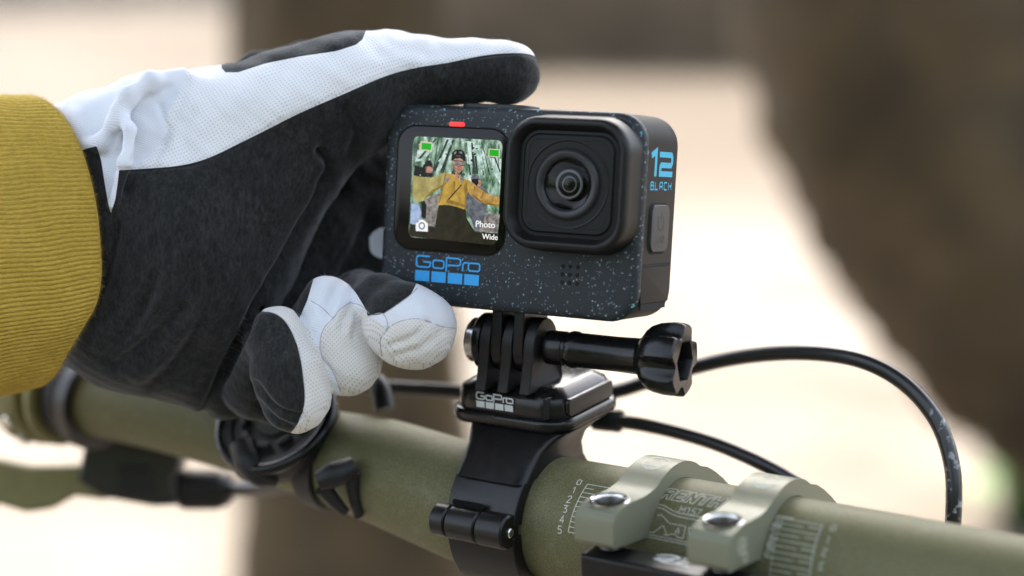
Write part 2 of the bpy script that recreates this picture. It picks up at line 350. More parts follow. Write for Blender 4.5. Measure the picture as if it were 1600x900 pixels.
# ------------------------------------------------------------------ ground, bank, trees
def gp(u, v):
    d = VW.to_3x3() @ Vector((((u - 800) / F), 1, -(v - 450) / F)); k = -CAMH / d.z
    return Vector((d.x * k, d.y * k, 0))
def ground_mat():
    m, n, l, p = new_mat('pale_sandy_ground'); tc = n.new('ShaderNodeTexCoord'); p.inputs['Roughness'].default_value = .95
    a = n.new('ShaderNodeTexNoise'); a.inputs['Scale'].default_value = .9; a.inputs['Detail'].default_value = 4; l.new(tc.outputs['Object'], a.inputs['Vector'])
    am = n.new('ShaderNodeMapRange'); am.inputs['From Min'].default_value = .32; am.inputs['From Max'].default_value = .66; l.new(a.outputs['Fac'], am.inputs['Value'])
    c = mix_col(n, l, am.outputs[0], (.085, .066, .046), (.20, .175, .145))
    xy = n.new('ShaderNodeSeparateXYZ'); l.new(tc.outputs['Object'], xy.inputs[0])
    def ramp(s, a_, b_):
        k = n.new('ShaderNodeMapRange'); k.interpolation_type = 'SMOOTHSTEP'; k.inputs['From Min'].default_value = a_; k.inputs['From Max'].default_value = b_; l.new(s, k.inputs['Value']); return k.outputs[0]
    wob = math_node(n, l, 'MULTIPLY_ADD', a.outputs['Fac'], 1.6, xy.outputs[1])
    far_brown = math_node(n, l, 'MULTIPLY', ramp(wob, 5.6, 9.5), ramp(xy.outputs[0], -1.9, -.7))      # ground turns browner toward the foot of the bank
    c = mix_col(n, l, far_brown, c, (.062, .043, .024))
    left = math_node(n, l, 'MULTIPLY', math_node(n, l, 'MULTIPLY', ramp(wob, 4.6, 8.0), ramp(xy.outputs[0], -.5, -1.5)), .68)
    c = mix_col(n, l, left, c, (.062, .045, .029))
    c = mix_col(n, l, ramp(wob, -.6, -1.8), c, (.05, .042, .022)); l.new(c, p.inputs['Base Color'])   # forest floor behind the trail
    g = n.new('ShaderNodeTexNoise'); g.inputs['Scale'].default_value = 60; g.inputs['Detail'].default_value = 5; l.new(tc.outputs['Object'], g.inputs['Vector'])
    b = n.new('ShaderNodeBump'); b.inputs['Strength'].default_value = .4; b.inputs['Distance'].default_value = .02; l.new(g.outputs['Fac'], b.inputs['Height']); l.new(b.outputs[0], p.inputs['Normal'])
    return m
M['ground'] = ground_mat()
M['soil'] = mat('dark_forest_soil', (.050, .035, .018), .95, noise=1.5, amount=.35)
M['bark'] = mat('dark_bark', (.062, .043, .021), .95, noise=9, amount=.4, bump=40, bstr=.8)
M['leaf'] = mat('leaf_green', (.05, .085, .02), .6, noise=8, amount=.3)
M['fern'] = mat('fern_green', (.12, .27, .05), .55, noise=30, amount=.25)
N_ = 60; mb = MB(); xs = np.linspace(-60, 60, N_ + 1); ys = np.linspace(-40, 140, N_ + 1)
vv = [(x, y, 0.0) for y in ys for x in xs]
mb.add(vv, [(j * (N_ + 1) + i, j * (N_ + 1) + i + 1, (j + 1) * (N_ + 1) + i + 1, (j + 1) * (N_ + 1) + i) for j in range(N_) for i in range(N_)])
tag(mb.build('ground', M['ground'], scale=1, smooth=0), 'pale sunlit sandy trail far out of focus', None, kind='structure')
# steep earth bank across the back, right of the trail
mb = MB(); nx, ny = 60, 16; vv = []
for j in range(ny + 1):
    t = j / ny
    for i in range(nx + 1):
        x = -1.9 + 26 * (i / nx) ** 1.3
        foot = 13.0 + .25 * math.sin(x * 1.7) + .12 * math.sin(x * 4.1)
        edge = min(1, max(0, (x + 1.9) / .5)) if t > 0 else 1
        y = foot + t * 2.2; z = 3.4 * (t ** .85) * edge + (.06 * math.sin(x * 6 + j) * edge if 0 < t < 1 else 0) - (.05 if t == 0 else 0)
        vv.append((x, y, z))
    
mb.add(vv, [(j * (nx + 1) + i, j * (nx + 1) + i + 1, (j + 1) * (nx + 1) + i + 1, (j + 1) * (nx + 1) + i) for j in range(ny) for i in range(nx)])
b0 = len(mb.v); top = [vv[ny * (nx + 1) + i] for i in range(nx + 1)]
mb.add(top + [(x, y + 12, z) for x, y, z in top], [(i, i + 1, nx + 2 + i, nx + 1 + i) for i in range(nx)])
side = [vv[j * (nx + 1)] for j in range(ny + 1)]
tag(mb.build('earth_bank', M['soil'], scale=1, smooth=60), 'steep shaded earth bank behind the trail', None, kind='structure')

def bark_trunk(path, rad, name, parent, n=40, lumps=.06):
    P = smooth_path(path, 10); m = len(path); rr = np.interp(np.linspace(0, m - 1, len(P)), range(m), rad)
    P2, fr = frames(P); mb = MB(); rings = []
    for k, (p, (t, N, B)) in enumerate(zip(P2, fr)):
        rg = []
        for i in range(n):
            a = 2 * math.pi * i / n
            r = rr[k] * (1 + lumps * math.sin(3 * a + k * .15) + lumps * .7 * math.sin(7 * a - k * .22) + .03 * RNG.standard_normal())
            rg.append(p + r * (math.cos(a) * N + math.sin(a) * B))
        rings.append(rg)
    mb.loft(rings, (True, True)); return mb.build(name, M['bark'], parent, smooth=60, scale=1)
def Wp(u, v, d): return VW @ Vector(pt(u, v, d) * .001)
tr = empty('tree', Matrix.Translation((0, 0, 0)), 'straight dark tree trunk out of focus behind the gloved hand', 'tree')
c0 = Wp(548, 450, 2850); bx, by = c0.x, c0.y
bark_trunk([(bx, by, -.1), (bx + .005, by, .5), (bx, by, 1.2), (bx - .02, by + .03, 2.2), (bx + .03, by + .1, 3.6), (bx + .05, by + .1, 5.2)], [.22, .175, .165, .155, .12, .04], 'trunk', tr)
def shade_crown(cx, cy, cz, rx, ry, rz, n, parent):
    mb = MB(); rg = random.Random(3)
    for k in range(n):
        while True:
            p = Vector((rg.uniform(-1, 1), rg.uniform(-1, 1), rg.uniform(-1, 1)))
            if .25 < p.length < 1: break
        c = Vector((cx + p.x * rx, cy + p.y * ry, cz + p.z * rz)); s = rg.uniform(.09, .17)
        q = Matrix.Rotation(rg.uniform(0, 6.28), 3, 'Z') @ Matrix.Rotation(rg.uniform(-.8, .8), 3, 'X')
        v = [c + q @ Vector(o) * s for o in ((-1.1, 0, 0), (-.2, -.45, .1), (1.1, 0, -.15), (-.2, .45, .1))]
        mb.add(v, [(0, 1, 2, 3)])
    o = mb.build('shade_crown', M['leaf'], parent, smooth=0, scale=1); o['kind'] = 'stuff'; return o
shade_crown(bx + .2, by - 1.5, 4.3, 2.6, 2.9, .8, 12000, tr)  # unseen crown, widened over the bike to keep sun and skylight off it
for (dx, dy, z0, z1) in ((.8, .2, 2.9, 4.1), (-.8, -.2, 3.0, 4.2), (.2, -.8, 3.2, 4.4)):
    mb = MB(); tube(mb, smooth_path([(bx, by, z0), (bx + dx * .5, by + dy * .5, (z0 + z1) / 2 + .1), (bx + dx, by + dy, z1)], 5), np.linspace(.05, .015, 11), 8)
    mb.build('limb', M['bark'], tr, scale=1)
tl = empty('tree', Matrix.Translation((0, 0, 0)), 'big leaning dark trunk filling the blurred upper right corner', 'tree')
D2 = 3100
lean = [Wp(1425, -700, D2 + 500), Wp(1418, -350, D2 + 200), Wp(1425, -60, D2), Wp(1482, 185, D2), Wp(1592, 372, D2), Wp(1755, 525, D2 + 60), Wp(1960, 700, D2 + 150), Wp(2140, 880, D2 + 250)]
bark_trunk(lean, [.20, .27, .315, .315, .31, .31, .33, .40], 'trunk', tl, lumps=.03)
fg = gp(1602, 812); fe = empty('fern', Matrix.Translation(fg), 'green fern below the leaning trunk at the right edge', 'fern')
for k in range(42):
    a = k * 2 * math.pi / 14 + random.uniform(-.15, .15); L = random.uniform(.04, .15); h = random.uniform(.06, .13); mb = MB()
    rib = lambda t: np.array([math.cos(a) * L * t, math.sin(a) * L * t, h * math.sin(t * 2.4)]); sd_ = np.array([-math.sin(a), math.cos(a), 0]); vs = []
    for i in range(19):
        t = i / 18; wd = (.055 if i % 2 else .014) * (1 - t * .85) * (0.3 if i == 0 else 1); c = rib(t); vs += [c - sd_ * wd - np.array([0, 0, wd * .2]), c, c + sd_ * wd - np.array([0, 0, wd * .2])]
    mb.add(vs, [(3 * i + j, 3 * i + j + 1, 3 * i + j + 4, 3 * i + j + 3) for i in range(18) for j in (0, 1)])
    mb.build('frond', M['fern'], fe, smooth=0, scale=1)

# wood added unseen behind the photographer to darken what the glossy plastics reflect
mb = MB(); rg = random.Random(11)
mb.add([(x, -9.6 - 1.2 * math.sin(x * .4), z) for z in (-.05, 4.6) for x in range(-14, 15)], [(i, i + 1, i + 30, i + 29) for i in range(28)])
for k in range(2600):
    x = rg.uniform(-14, 14); z = 5.2 * rg.random() ** .9; c = Vector((x, -9.0 - 1.2 * math.sin(x * .4) + rg.uniform(-.5, .7), z)); s_ = rg.uniform(.15, .42)
    q = Matrix.Rotation(rg.uniform(0, 6.28), 3, 'Z') @ Matrix.Rotation(rg.uniform(.5, 2.2), 3, 'X')
    mb.add([c + q @ Vector(o) * s_ for o in ((-1, 0, 0), (-.1, -.5, .1), (1, 0, -.1), (-.1, .5, .1))], [(0, 1, 2, 3)])
tag(mb.build('unseen_wood', M['leaf'], scale=1, smooth=0), 'dense dark wood added unseen behind the photographer', None, kind='stuff')
mb = MB()      # tall wood added beyond the bank, out of frame, to block bright back sky
mb.add([(x, 35 + 1.2 * math.sin(x * .4), z) for z in (2, 12.5) for x in range(-28, 29)], [(i, i + 1, i + 58, i + 57) for i in range(56)])
for k in range(4200):
    x = rg.uniform(-28, 28); z = 2 + 12 * rg.random() ** .9; c = Vector((x, 34.2 + 1.2 * math.sin(x * .4) + rg.uniform(-.9, .5), z)); s_ = rg.uniform(.3, .8)
    q = Matrix.Rotation(rg.uniform(0, 6.28), 3, 'Z') @ Matrix.Rotation(rg.uniform(.5, 2.2), 3, 'X')
    mb.add([c + q @ Vector(o) * s_ for o in ((-1, 0, 0), (-.1, -.5, .1), (1, 0, -.1), (-.1, .5, .1))], [(0, 1, 2, 3)])
tag(mb.build('unseen_wood', M['leaf'], scale=1, smooth=0), 'tall dark wood added out of frame beyond the bank', None, kind='stuff')

# ------------------------------------------------------------------ handlebar
bend = [bar_pt(s, 0, 0) for s in (230, 175, 120, 60, 20, 0, -12)] + [pt(600, 737, 479), pt(500, 710, 490), pt(400, 683, 502), pt(250, 645, 522), pt(100, 616, 544), pt(0, 602, 560), pt(-200, 575, 590)]
rads = [13.6, 14.6, 15.6, 15.9, 15.9, 15.9, 15.8, 14.4, 12.6, 11.4, 11.1, 11.1, 11.1, 11.1]
bar = empty('handlebar', frame(BO, BX, BY, BZ), 'olive green metal bicycle handlebar under the action camera mount', 'handlebar')
BI = np.array([BX, BY, BZ])
def toB(p): return BI @ (np.array(p) - BO)
P = smooth_path(bend, 10); rr = np.interp(np.linspace(0, len(bend) - 1, len(P)), range(len(bend)), rads)
mb = MB(); tube(mb, [toB(p) for p in P], rr, 64); mb.build('tube', M['bar'], bar, smooth=50)
def wrap(s0, R, ang0=0, rl=1):
    """flat (x mm along bar, y mm round it) -> bar surface; ang measured up from the viewer side"""
    def fn(x, y, l):
        a = R_(ang0) + y / R; r = R + .04 + l
        return (s0 + x, -r * math.cos(a), r * math.sin(a))
    return fn
STROKE = {'0': [[(.25, 0), (.6, .15), (.6, .85), (.25, 1), (0, .85), (0, .15), (.25, 0)]], '1': [[(.1, .8), (.35, 1), (.35, 0)]],
 '2': [[(0, .8), (.2, 1), (.5, 1), (.6, .75), (0, 0), (.65, 0)]], '3': [[(0, 1), (.6, 1), (.25, .6), (.5, .5), (.6, .25), (.4, 0), (0, .08)]],
 '4': [[(.45, 0), (.45, 1), (0, .3), (.65, .3)]], '5': [[(.6, 1), (.1, 1), (.05, .55), (.4, .6), (.6, .4), (.55, .1), (.3, 0), (0, .05)]],
 '7': [[(0, 1), (.65, 1), (.2, 0)]], 'M': [[(0, 0), (0, 1), (.4, .4), (.8, 1), (.8, 0)]]}
mk = MB(); R0 = 15.9
def strokes(mb, ch, x, y, h, wd, fn, rot=0, lift=0.0):
    c, s_ = math.cos(rot), math.sin(rot)
    for st in STROKE[ch]:
        ribbon(mb, [(x + (px * c - (py - .5) * s_) * h, y + (px * s_ + (py - .5) * c) * h) for px, py in st], wd, fn=fn, maxlen=.6, lift=lift)
fn = wrap(0, R0)
A = lambda deg: R_(deg) * R0
# left ruler
y0, y1 = A(14), A(61); x0, x1 = 28.7, 29.9
lean_x = lambda y: x0 + (x1 - x0) * (y - y0) / (y1 - y0)
ribbon(mk, [(lean_x(y0), y0), (lean_x(y1), y1)], .22, fn=fn, maxlen=.5)
for k in range(11):
    y = y0 + (y1 - y0) * k / 10; L = 12 if k == 10 else (3.6 if k % 2 == 0 else 2.4)
    ribbon(mk, [(lean_x(y), y), (lean_x(y) + L, y)], .2, fn=fn, lift=.01, maxlen=2)
for k in range(6):
    y = y1 - (y1 - y0) * k / 5 + .1; strokes(mk, str(k), lean_x(y) - 3.0, y, 1.75, .24, fn, rot=.08)
mk.build('ruler_marking', M['etch'], bar, smooth=0)
# right ruler
mk = MB(); x0, x1 = 82.3, 91.9; y0, y1 = A(-10), A(61)
ribbon(mk, [(x1 + .4, y0), (x1, y1)], .3, fn=fn, maxlen=.5)
ribbon(mk, [(x0 + .4, y0), (x0, y1)], .22, fn=fn, maxlen=.5)
for k in range(15):
    y = y1 - k * (y1 - y0) / 14
    ribbon(mk, [(x0, y), (x0 + (5.5 if k % 2 else 9.6), y)], .28, fn=fn, lift=.01, maxlen=2)
    if k % 2: ribbon(mk, [(x0 + 6.6, y + .25), (x1, y + .25)], .28, fn=fn, lift=.01, maxlen=2)
for k in range(6): strokes(mk, str(k), x1 + 3.2, y1 - .2 - k * (y1 - y0) / 6.2, 1.7, .26, fn, rot=math.pi)
mk.build('ruler_marking', M['etch_soft'], bar, smooth=0)
mk = MB()   # rubbed patch beside the right ruler
for k in range(20):
    y = A(63) - k * A(52) / 26; ribbon(mk, [(80.5 + random.uniform(-.3, .3), y), (82.0 + random.uniform(-.5, .9) + (3 if k < 2 else 0), y)], random.uniform(.15, .42), fn=fn, lift=.02 + .001 * k)
mk.build('scuff', M['etch'], bar, smooth=0)
# outlined block lettering
OUT = {'R': [[(0, 0), (0, 1), (.85, 1), (1, .85), (1, .5), (.85, .4), (1, 0), (.68, 0), (.55, .35), (.32, .35), (.32, 0)], [(.32, .62), (.32, .78), (.68, .78), (.68, .62)]],
 'E': [[(0, 0), (0, 1), (1, 1), (1, .76), (.32, .76), (.32, .62), (.9, .62), (.9, .4), (.32, .4), (.32, .24), (1, .24), (1, 0)]],
 'N': [[(0, 0), (0, 1), (.35, 1), (.68, .5), (.68, 1), (1, 1), (1, 0), (.68, 0), (.32, .5), (.32, 0)]],
 'T': [[(.34, 0), (.34, .74), (0, .74), (0, 1), (1, 1), (1, .74), (.66, .74), (.66, 0)]],
 'H': [[(0, 0), (0, 1), (.32, 1), (.32, .64), (.68, .64), (.68, 1), (1, 1), (1, 0), (.68, 0), (.68, .38), (.32, .38), (.32, 0)]],
 'A': [[(0, 0), (.3, 1), (.7, 1), (1, 0), (.7, 0), (.63, .2), (.37, .2), (.3, 0)], [(.42, .42), (.5, .7), (.58, .42)]],
 'L': [[(0, 0), (0, 1), (.32, 1), (.32, .26), (1, .26), (1, 0)]]}
mk = MB(); x = 49.9; yb = A(60.0); hh = 3.7
for i, ch in enumerate('RENTHAL'):
    for q in OUT[ch]:
        ribbon(mk, [(x + px * 2.75 + py * 1.1, yb + py * hh) for px, py in q], .2, closed=True, fn=fn, maxlen=.6, lift=.004 * i)
    x += 3.25
x = 56.6
for i, ch in enumerate('M157'):
    strokes(mk, ch, x, A(52), 1.75, .17, fn); x += 1.75 if ch == 'M' else 1.3
# mountain crest above the lower word, outlined letters and rules
crest = [(46, 10.4), (48.3, 10.1), (50.5, 8.9), (52.5, 8.4), (56, 8.3), (63, 8.5)]
ym = A(33); XO = 4.2
fnx = lambda x, y, l: fn(x + XO, y, l)
for dy in (2.4, 1.5): ribbon(mk, [(a, ym - 4.2 + b * .72 + dy) for a, b in crest], .17, fn=fnx, maxlen=.6, lift=.002)
low = [[(46.5, 0), (47.5, 0), (49.6, 2.1), (51.2, 0)], [(47.4, 4.2), (48.3, 4.6), (51.0, 2.9), (54.8, 2.9), (55.4, 2.9), (55.4, 0), (53.9, 0), (53.6, .5), (52.0, .5), (51.6, 0), (50.2, 0)],
       [(53.0, 1.1), (53.7, 2.1), (54.1, 1.1), (53.0, 1.1)], [(56.2, 2.7), (57.2, 2.7), (56.7, .9), (56.2, 2.7)], [(57.9, 2.8), (61.3, 2.8), (61.3, 0), (57.3, 0), (57.9, 2.8)], [(59.4, 2.2), (60.4, 2.2), (60.4, .6), (59.3, .6), (59.4, 2.2)]]
for i, q in enumerate(low): ribbon(mk, [(a, ym - 1.6 + b) for a, b in q], .17, fn=fnx, maxlen=.6, lift=.006 * i)
for dy in (-2.4, -3.0): ribbon(mk, [(46, ym + dy + .2), (63, ym + dy)], .16, fn=fnx, maxlen=1, lift=.003)
mk.build('etched_lettering', M['etch'], bar, smooth=0)

# ------------------------------------------------------------------ stem and its two bar clamps
st = empty('bike_stem', frame(bar_pt(53.5, 0, 0), BX, BY, BZ), 'black bike stem block under the two bar clamps', 'stem')
mb = MB(); yz = [(-29.6, 5.6), (-30.2, 5), (-30.2, -16), (-26, -26), (30, -26), (30, -6), (17.5, -2), (16.6, -6), (12, -11.6), (6, -15.4), (0, -16.6), (-6, -15.4), (-12, -11.6), (-16.2, -4), (-17.6, -.5), (-22, 5.6)]
extrude(mb, yz, -12.5, 34); mb.build('body', M['satin'], st, bevel=.5, seg=2)
mk = MB(); fl = lambda x, y, l: (x + 4.2, -24 + y, 5.66 + l)
for i, q in enumerate(([(-.5, 1.2), (2.5, 2.6), (5, 2.2), (3.6, .6), (1, -.2), (3, -1.8), (6.5, -1.2)], [(6, 2.2), (8.6, 2.4), (9.6, .6), (7, .2), (6.2, -1.2), (9.6, -1.8)], [(0, -.8), (2.6, -1.2), (4.6, .4)])):
    ribbon(mk, smooth_path([(a, b, 0) for a, b in q], 5)[:, :2], .75, fn=fl, lift=.01 * i)
mk.build('logo', M['white_print'], st, smooth=0)
def stem_clamp(s0, label):
    t = empty('stem_clamp', frame(bar_pt(s0, 0, 0), BX, BY, BZ), label, 'clamp', 'bar clamps on the stem')
    out = []
    ro, ri = 20.0, 16.0
    # outer line: from back foot over the arch, down to the ear, round the ear and back along the bore
    out += [(28.5, 2.6), (29.6, 3.6), (29.0, 5.2), (25, 8.6), (20.4, 11.9), (16, 14.5)]
    for a in range(52, 116, 6): out.append((ro * math.cos(R_(a)), ro * math.sin(R_(a))))
    out += [(-10.4, 17.35), (-12.6, 17.0), (-15.5, 16.8), (-19, 17.0), (-23, 17.4), (-26.6, 17.3), (-29.4, 16.6), (-30.8, 15.2), (-31.2, 13.4), (-31.2, 9.6), (-30.5, 8.6), (-17.5, 6.6), (-14.9, 6.0)]
    for a in range(156, 22, -7): out.append((ri * math.cos(R_(a)), ri * math.sin(R_(a))))
    out += [(15.8, 3.2)]
    zt = 17.3; cy = -23.6
    mb = MB(); extrude(mb, out, -5.2, 5.2); bd = mb.build('body', M['clamp'], t, smooth=30)
    ct_ = MB(); lathe(ct_, [(4.72, 4), (4.72, -.15), (3.9, -.25), (3.9, -4.6)], 40, T=lambda p: (p[0], cy + p[2], zt + p[1])); cut = ct_.build('cutter', None, t)
    bo_ = bd.modifiers.new('hole', 'BOOLEAN'); bo_.operation = 'DIFFERENCE'; bo_.object = cut; bo_.solver = 'EXACT'
    bpy.context.view_layer.update(); me_ = bpy.data.meshes.new_from_object(bd.evaluated_get(bpy.context.evaluated_depsgraph_get()))
    bd.modifiers.remove(bo_); bd.data = me_; bpy.data.objects.remove(cut); me_.set_sharp_from_angle(angle=R_(30))
    bv = bd.modifiers.new('bevel', 'BEVEL'); bv.width = .00055; bv.segments = 3; bv.limit_method = 'ANGLE'; bv.angle_limit = R_(40); bv.harden_normals = True
    b = MB(); lathe(b, [(4.75, -.2), (4.75, .3), (4.4, .5), (4.0, .3), (3.8, -.2), (3.7, -.4)], 40, cap=(False, False), T=lambda p: (p[0], cy + p[2], zt - .05 + p[1]))
    bo = b.build('bolt', M['steel'], t, smooth=25)
    b = MB(); lathe(b, [(3.78, -.2), (3.5, -.9), (3.1, -2.6), (2.2, -3.0), (.01, -3.0)], 40, cap=(False, False), T=lambda p: (p[0], cy + p[2], zt - .05 + p[1])); b.build('bolt_bore', M['bore'], bo, smooth=30)
    b = MB(); b.loft([[(2.3 * math.cos(k * math.pi / 3), cy + 2.3 * math.sin(k * math.pi / 3), zt - 2.95 + h) for k in range(6)] for h in (.06, .07)], (True, True)); b.build('hex_socket', M['hole'], bo)
    b = MB(); 
    lathe(b, [(2.5 + .25 * (i % 2), -2 + i * .45) for i in range(28)], 20, T=lambda p: (p[0], cy + p[2], -1.5 + p[1])); b.build('threaded_shank', M['thread'], bo, smooth=0)
    # etched oval on top of the arch
    mk = MB(); fnc = lambda x, y, l: (x, -(ro + .03 + l) * math.cos(R_(90) + y / ro), (ro + .03 + l) * math.sin(R_(90) + y / ro))
    fill(mk, [(3.3 * math.cos(k * .2618) , -1 + 4.2 * math.sin(k * .2618)) for k in range(24)][::-1], fn=fnc)
    mk.build('etched_oval', M['etch_soft'], t, smooth=0)
    mk = MB()
    for i, q in enumerate(([(-2.2, -2.2), (0, 1.6), (1.2, -1)], [(-.6, -1.2), (1.8, 2.0), (2.2, .4)], [(-1.8, 1), (.4, 2.4)])): ribbon(mk, q, .38, fn=fnc, lift=.03 + .004 * i)
    mk.build('etched_emblem', M['clamp'], t, smooth=0)
    return t
stem_clamp(45.5, 'grey-green stem clamp next to the black camera mount')
c2 = stem_clamp(74.9, 'grey-green stem clamp farther from the camera mount, with a crest etched on its side')
mk = MB(); fs_ = lambda x, y, l: (5.23 + l, -24 + x, 11.5 + y)
for i, q in enumerate(([(-2.6, 2.2), (-1, 3), (.6, 2.4), (1.2, .6), (.2, -1), (-1.4, -.6), (-2.4, .8), (-2.6, 2.2)], [(-.6, 1.8), (.2, .8), (-.6, .2), (-1.4, 1), (-.6, 1.8)], [(.4, -.8), (1.8, -1.4), (2.2, -2.6), (1, -3.2), (-.2, -2.4), (.4, -.8)])): ribbon(mk, q, .5, fn=fs_, lift=.004 * i)
mk.build('etched_crest', M['etch_soft'], c2, smooth=0)

# ------------------------------------------------------------------ action camera
ac = empty('action_camera', frame(CO, CX, CY, CZ), 'small black speckled action camera with a lit front screen showing a rider', 'camera')
W_, H_, D_ = 71.8, 50.8, 24.9
mb = MB(); mb.loft(rprism(W_, H_, 7.6, 0, 2.6, 2.0, 0, n=10, steps=6)); mb.build('front_shell', M['speckle'], ac)
mb = MB(); mb.loft(rprism(W_ - .24, H_ - .24, 7.5, 2.5, D_, 0, 3.2, n=10, steps=6)); body = mb.build('body_shell', M['side'], ac)
# underside skin: speckled like the front
mb = MB(); mb.loft(rprism(W_ - 17, .5, .2, 3.2, D_ - 4.2, .15, .15, cz=-H_ / 2 + .12)); mb.build('bottom_plate', M['speckle'], ac)
# lens housing
LX, LZ = 18.4, 7.4
hs = []
for y, wd, r in ((.3, 34.4, 9.2), (-.1, 34.0, 9.0), (-.6, 33.5, 8.7), (-5.2, 32.9, 8.4), (-6.2, 32.5, 8.2), (-6.9, 31.7, 7.8), (-7.25, 30.6, 7.2), (-7.3, 29.6, 6.8), (-7.2, 28.9, 6.5), (-6.5, 27.7, 5.9), (-4.6, 26.0, 5.1), (-4.5, 25.4, 4.9)):
    hs.append([(x, y, z) for x, z in rrect(wd, wd * .985, r, 10, LX, LZ)])
mb = MB(); mb.loft(hs, (False, False)); lh = mb.build('lens_housing', M['housing'], ac, smooth=28)
mb = MB(); mb.loft([[(x, y, z) for x, z in rrect(a, a, r, 8, LX, LZ)] for y, a, r in ((-3.5, 26, 4.8), (-4.62, 25.4, 4.6), (-4.66, 24.2, 4.3), (-4.9, 23.7, 4.1), (-5.05, 23.2, 3.9), (-5.05, 21.4, 3.0), (-4.95, 21.2, 2.9))] + [[(LX + r * math.cos(math.atan2(z - LZ, x - LX)), y, LZ + r * math.sin(math.atan2(z - LZ, x - LX))) for x, z in rrect(21, 21, 2.9, 8, LX, LZ)] for r, y in ((9.6, -4.95), (8.4, -4.95), (8.4, -3.6))], (False, False)); mb.build('lens_plate', M['lens_plate'], ac, smooth=25)
mb = MB(); lathe(mb, [(10.9, -4.96), (10.9, -5.10), (10.7, -5.14), (10.5, -5.08), (10.3, -4.97), (8.9, -4.97)], 64, LX, LZ, (False, False)); mb.build('lens_groove', M['lens_plate'], ac, smooth=25)
mb = MB(); lathe(mb, [(8.6, -4.97), (8.35, -5.5), (7.9, -5.85), (7.3, -5.9), (6.7, -5.7), (6.25, -5.2), (6.15, -4.4)], 64, LX, LZ, (False, False)); mb.build('lens_ring', M['lens_ring'], ac, smooth=25)
mb = MB(); lathe(mb, [(9.0, -5.0), (8.8, -5.12), (8.55, -5.08)], 64, LX, LZ, (False, False)); mb.build('ring_gap', M['hole'], ac, smooth=25)
lg = MB(); lathe(lg, [(6.2, -4.4)] + [(6.2 * math.cos(R_(a)), -4.4 - 1.9 * math.sin(R_(a))) for a in range(5, 88, 7)] + [(.05, -6.3)], 64, LX, LZ, (False, True)); lens = lg.build('lens_glass', None, ac, smooth=60)
m, n, l, p = new_mat('lens_glass')
tb_ = n.new('ShaderNodeBsdfTransparent'); gb_ = n.new('ShaderNodeBsdfGlossy'); gb_.inputs['Roughness'].default_value = .03; lw_ = n.new('ShaderNodeLayerWeight'); fac_ = math_node(n, l, 'MULTIPLY_ADD', math_node(n, l, 'POWER', lw_.outputs['Facing'], 4.0), .3, .014); mx_ = n.new('ShaderNodeMixShader')
l.new(fac_, mx_.inputs[0]); l.new(tb_.outputs[0], mx_.inputs[1]); l.new(gb_.outputs[0], mx_.inputs[2]); l.new(mx_.outputs[0], n['Material Output'].inputs['Surface'])
lens.data.materials.append(m)
M['inner_ring'] = mat('lens_inner_ring', (.085, .09, .095), .35)
mb = MB(); lathe(mb, [(6.15, -4.35), (5.6, -4.0), (4.2, -3.2), (3.6, -3.1), (3.55, -3.9), (3.2, -4.15), (2.9, -3.9), (2.7, -3.2)], 48, LX, LZ, (False, False)); mb.build('lens_baffle', M['lens_dark'], lens, smooth=25)
mb = MB(); lathe(mb, [(3.62, -3.85), (3.45, -4.2), (3.05, -4.22), (2.95, -3.95)], 48, LX, LZ, (False, False)); mb.build('inner_ring', M['inner_ring'], lens, smooth=25)
mb = MB(); lathe(mb, [(2.9, -3.2), (2.4, -3.65), (1.6, -3.95), (.8, -4.08), (.05, -4.1)], 48, LX, LZ, (False, True)); mb.build('front_element', M['lens_dark'], lens, smooth=60)
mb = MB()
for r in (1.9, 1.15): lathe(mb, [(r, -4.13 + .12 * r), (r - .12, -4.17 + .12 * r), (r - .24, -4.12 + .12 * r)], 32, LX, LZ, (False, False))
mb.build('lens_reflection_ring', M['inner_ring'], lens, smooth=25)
# screen
SXc, SZc = -16.0, 4.2
mb = MB(); mb.loft(rprism(31.6, 31.4, 5.0, -.28, .4, .18, 0, SXc, SZc, n=8)); sc_ = mb.build('screen_glass', M['screen_glass'], ac, smooth=30)
mb = MB(); mb.loft([[(x, y, z) for x, z in rrect(a, a2, r, 8, SXc, SZc)] for y, a, a2, r in ((-.02, 32.3, 32.1, 5.3), (-.16, 32.1, 31.9, 5.2), (-.16, 31.7, 31.5, 5.0), (-.02, 31.6, 31.4, 5.0))], (False, False)); mb.build('screen_rim', M['hole'], ac)
def emit_mat(name, col, st=1.0, noise=None, c2=None, stretch=None):
    m, n, l, p = new_mat(name); p.inputs['Base Color'].default_value = (.002, .002, .002, 1); p.inputs['Roughness'].default_value = .1; p.inputs['Specular IOR Level'].default_value = .1
    p.inputs['Emission Strength'].default_value = st * .165; p.inputs['Emission Color'].default_value = (*col, 1)
    if noise:
        tc = n.new('ShaderNodeTexCoord'); mp = n.new('ShaderNodeMapping'); mp.inputs['Scale'].default_value = stretch or (1, 1, 1); l.new(tc.outputs['Object'], mp.inputs[0])
        t = n.new('ShaderNodeTexNoise'); t.inputs['Scale'].default_value = noise; t.inputs['Detail'].default_value = 6; t.inputs['Roughness'].default_value = .65; l.new(mp.outputs[0], t.inputs['Vector'])
        cr = n.new('ShaderNodeValToRGB'); cs = c2 or [(0.3, col), (.7, col)]
        while len(cr.color_ramp.elements) < len(cs): cr.color_ramp.elements.new(.5)
        for e, (po, c) in zip(cr.color_ramp.elements, cs): e.position = po; e.color = (*c, 1)
        l.new(t.outputs['Fac'], cr.inputs[0]); l.new(cr.outputs[0], p.inputs['Emission Color'])
    return m
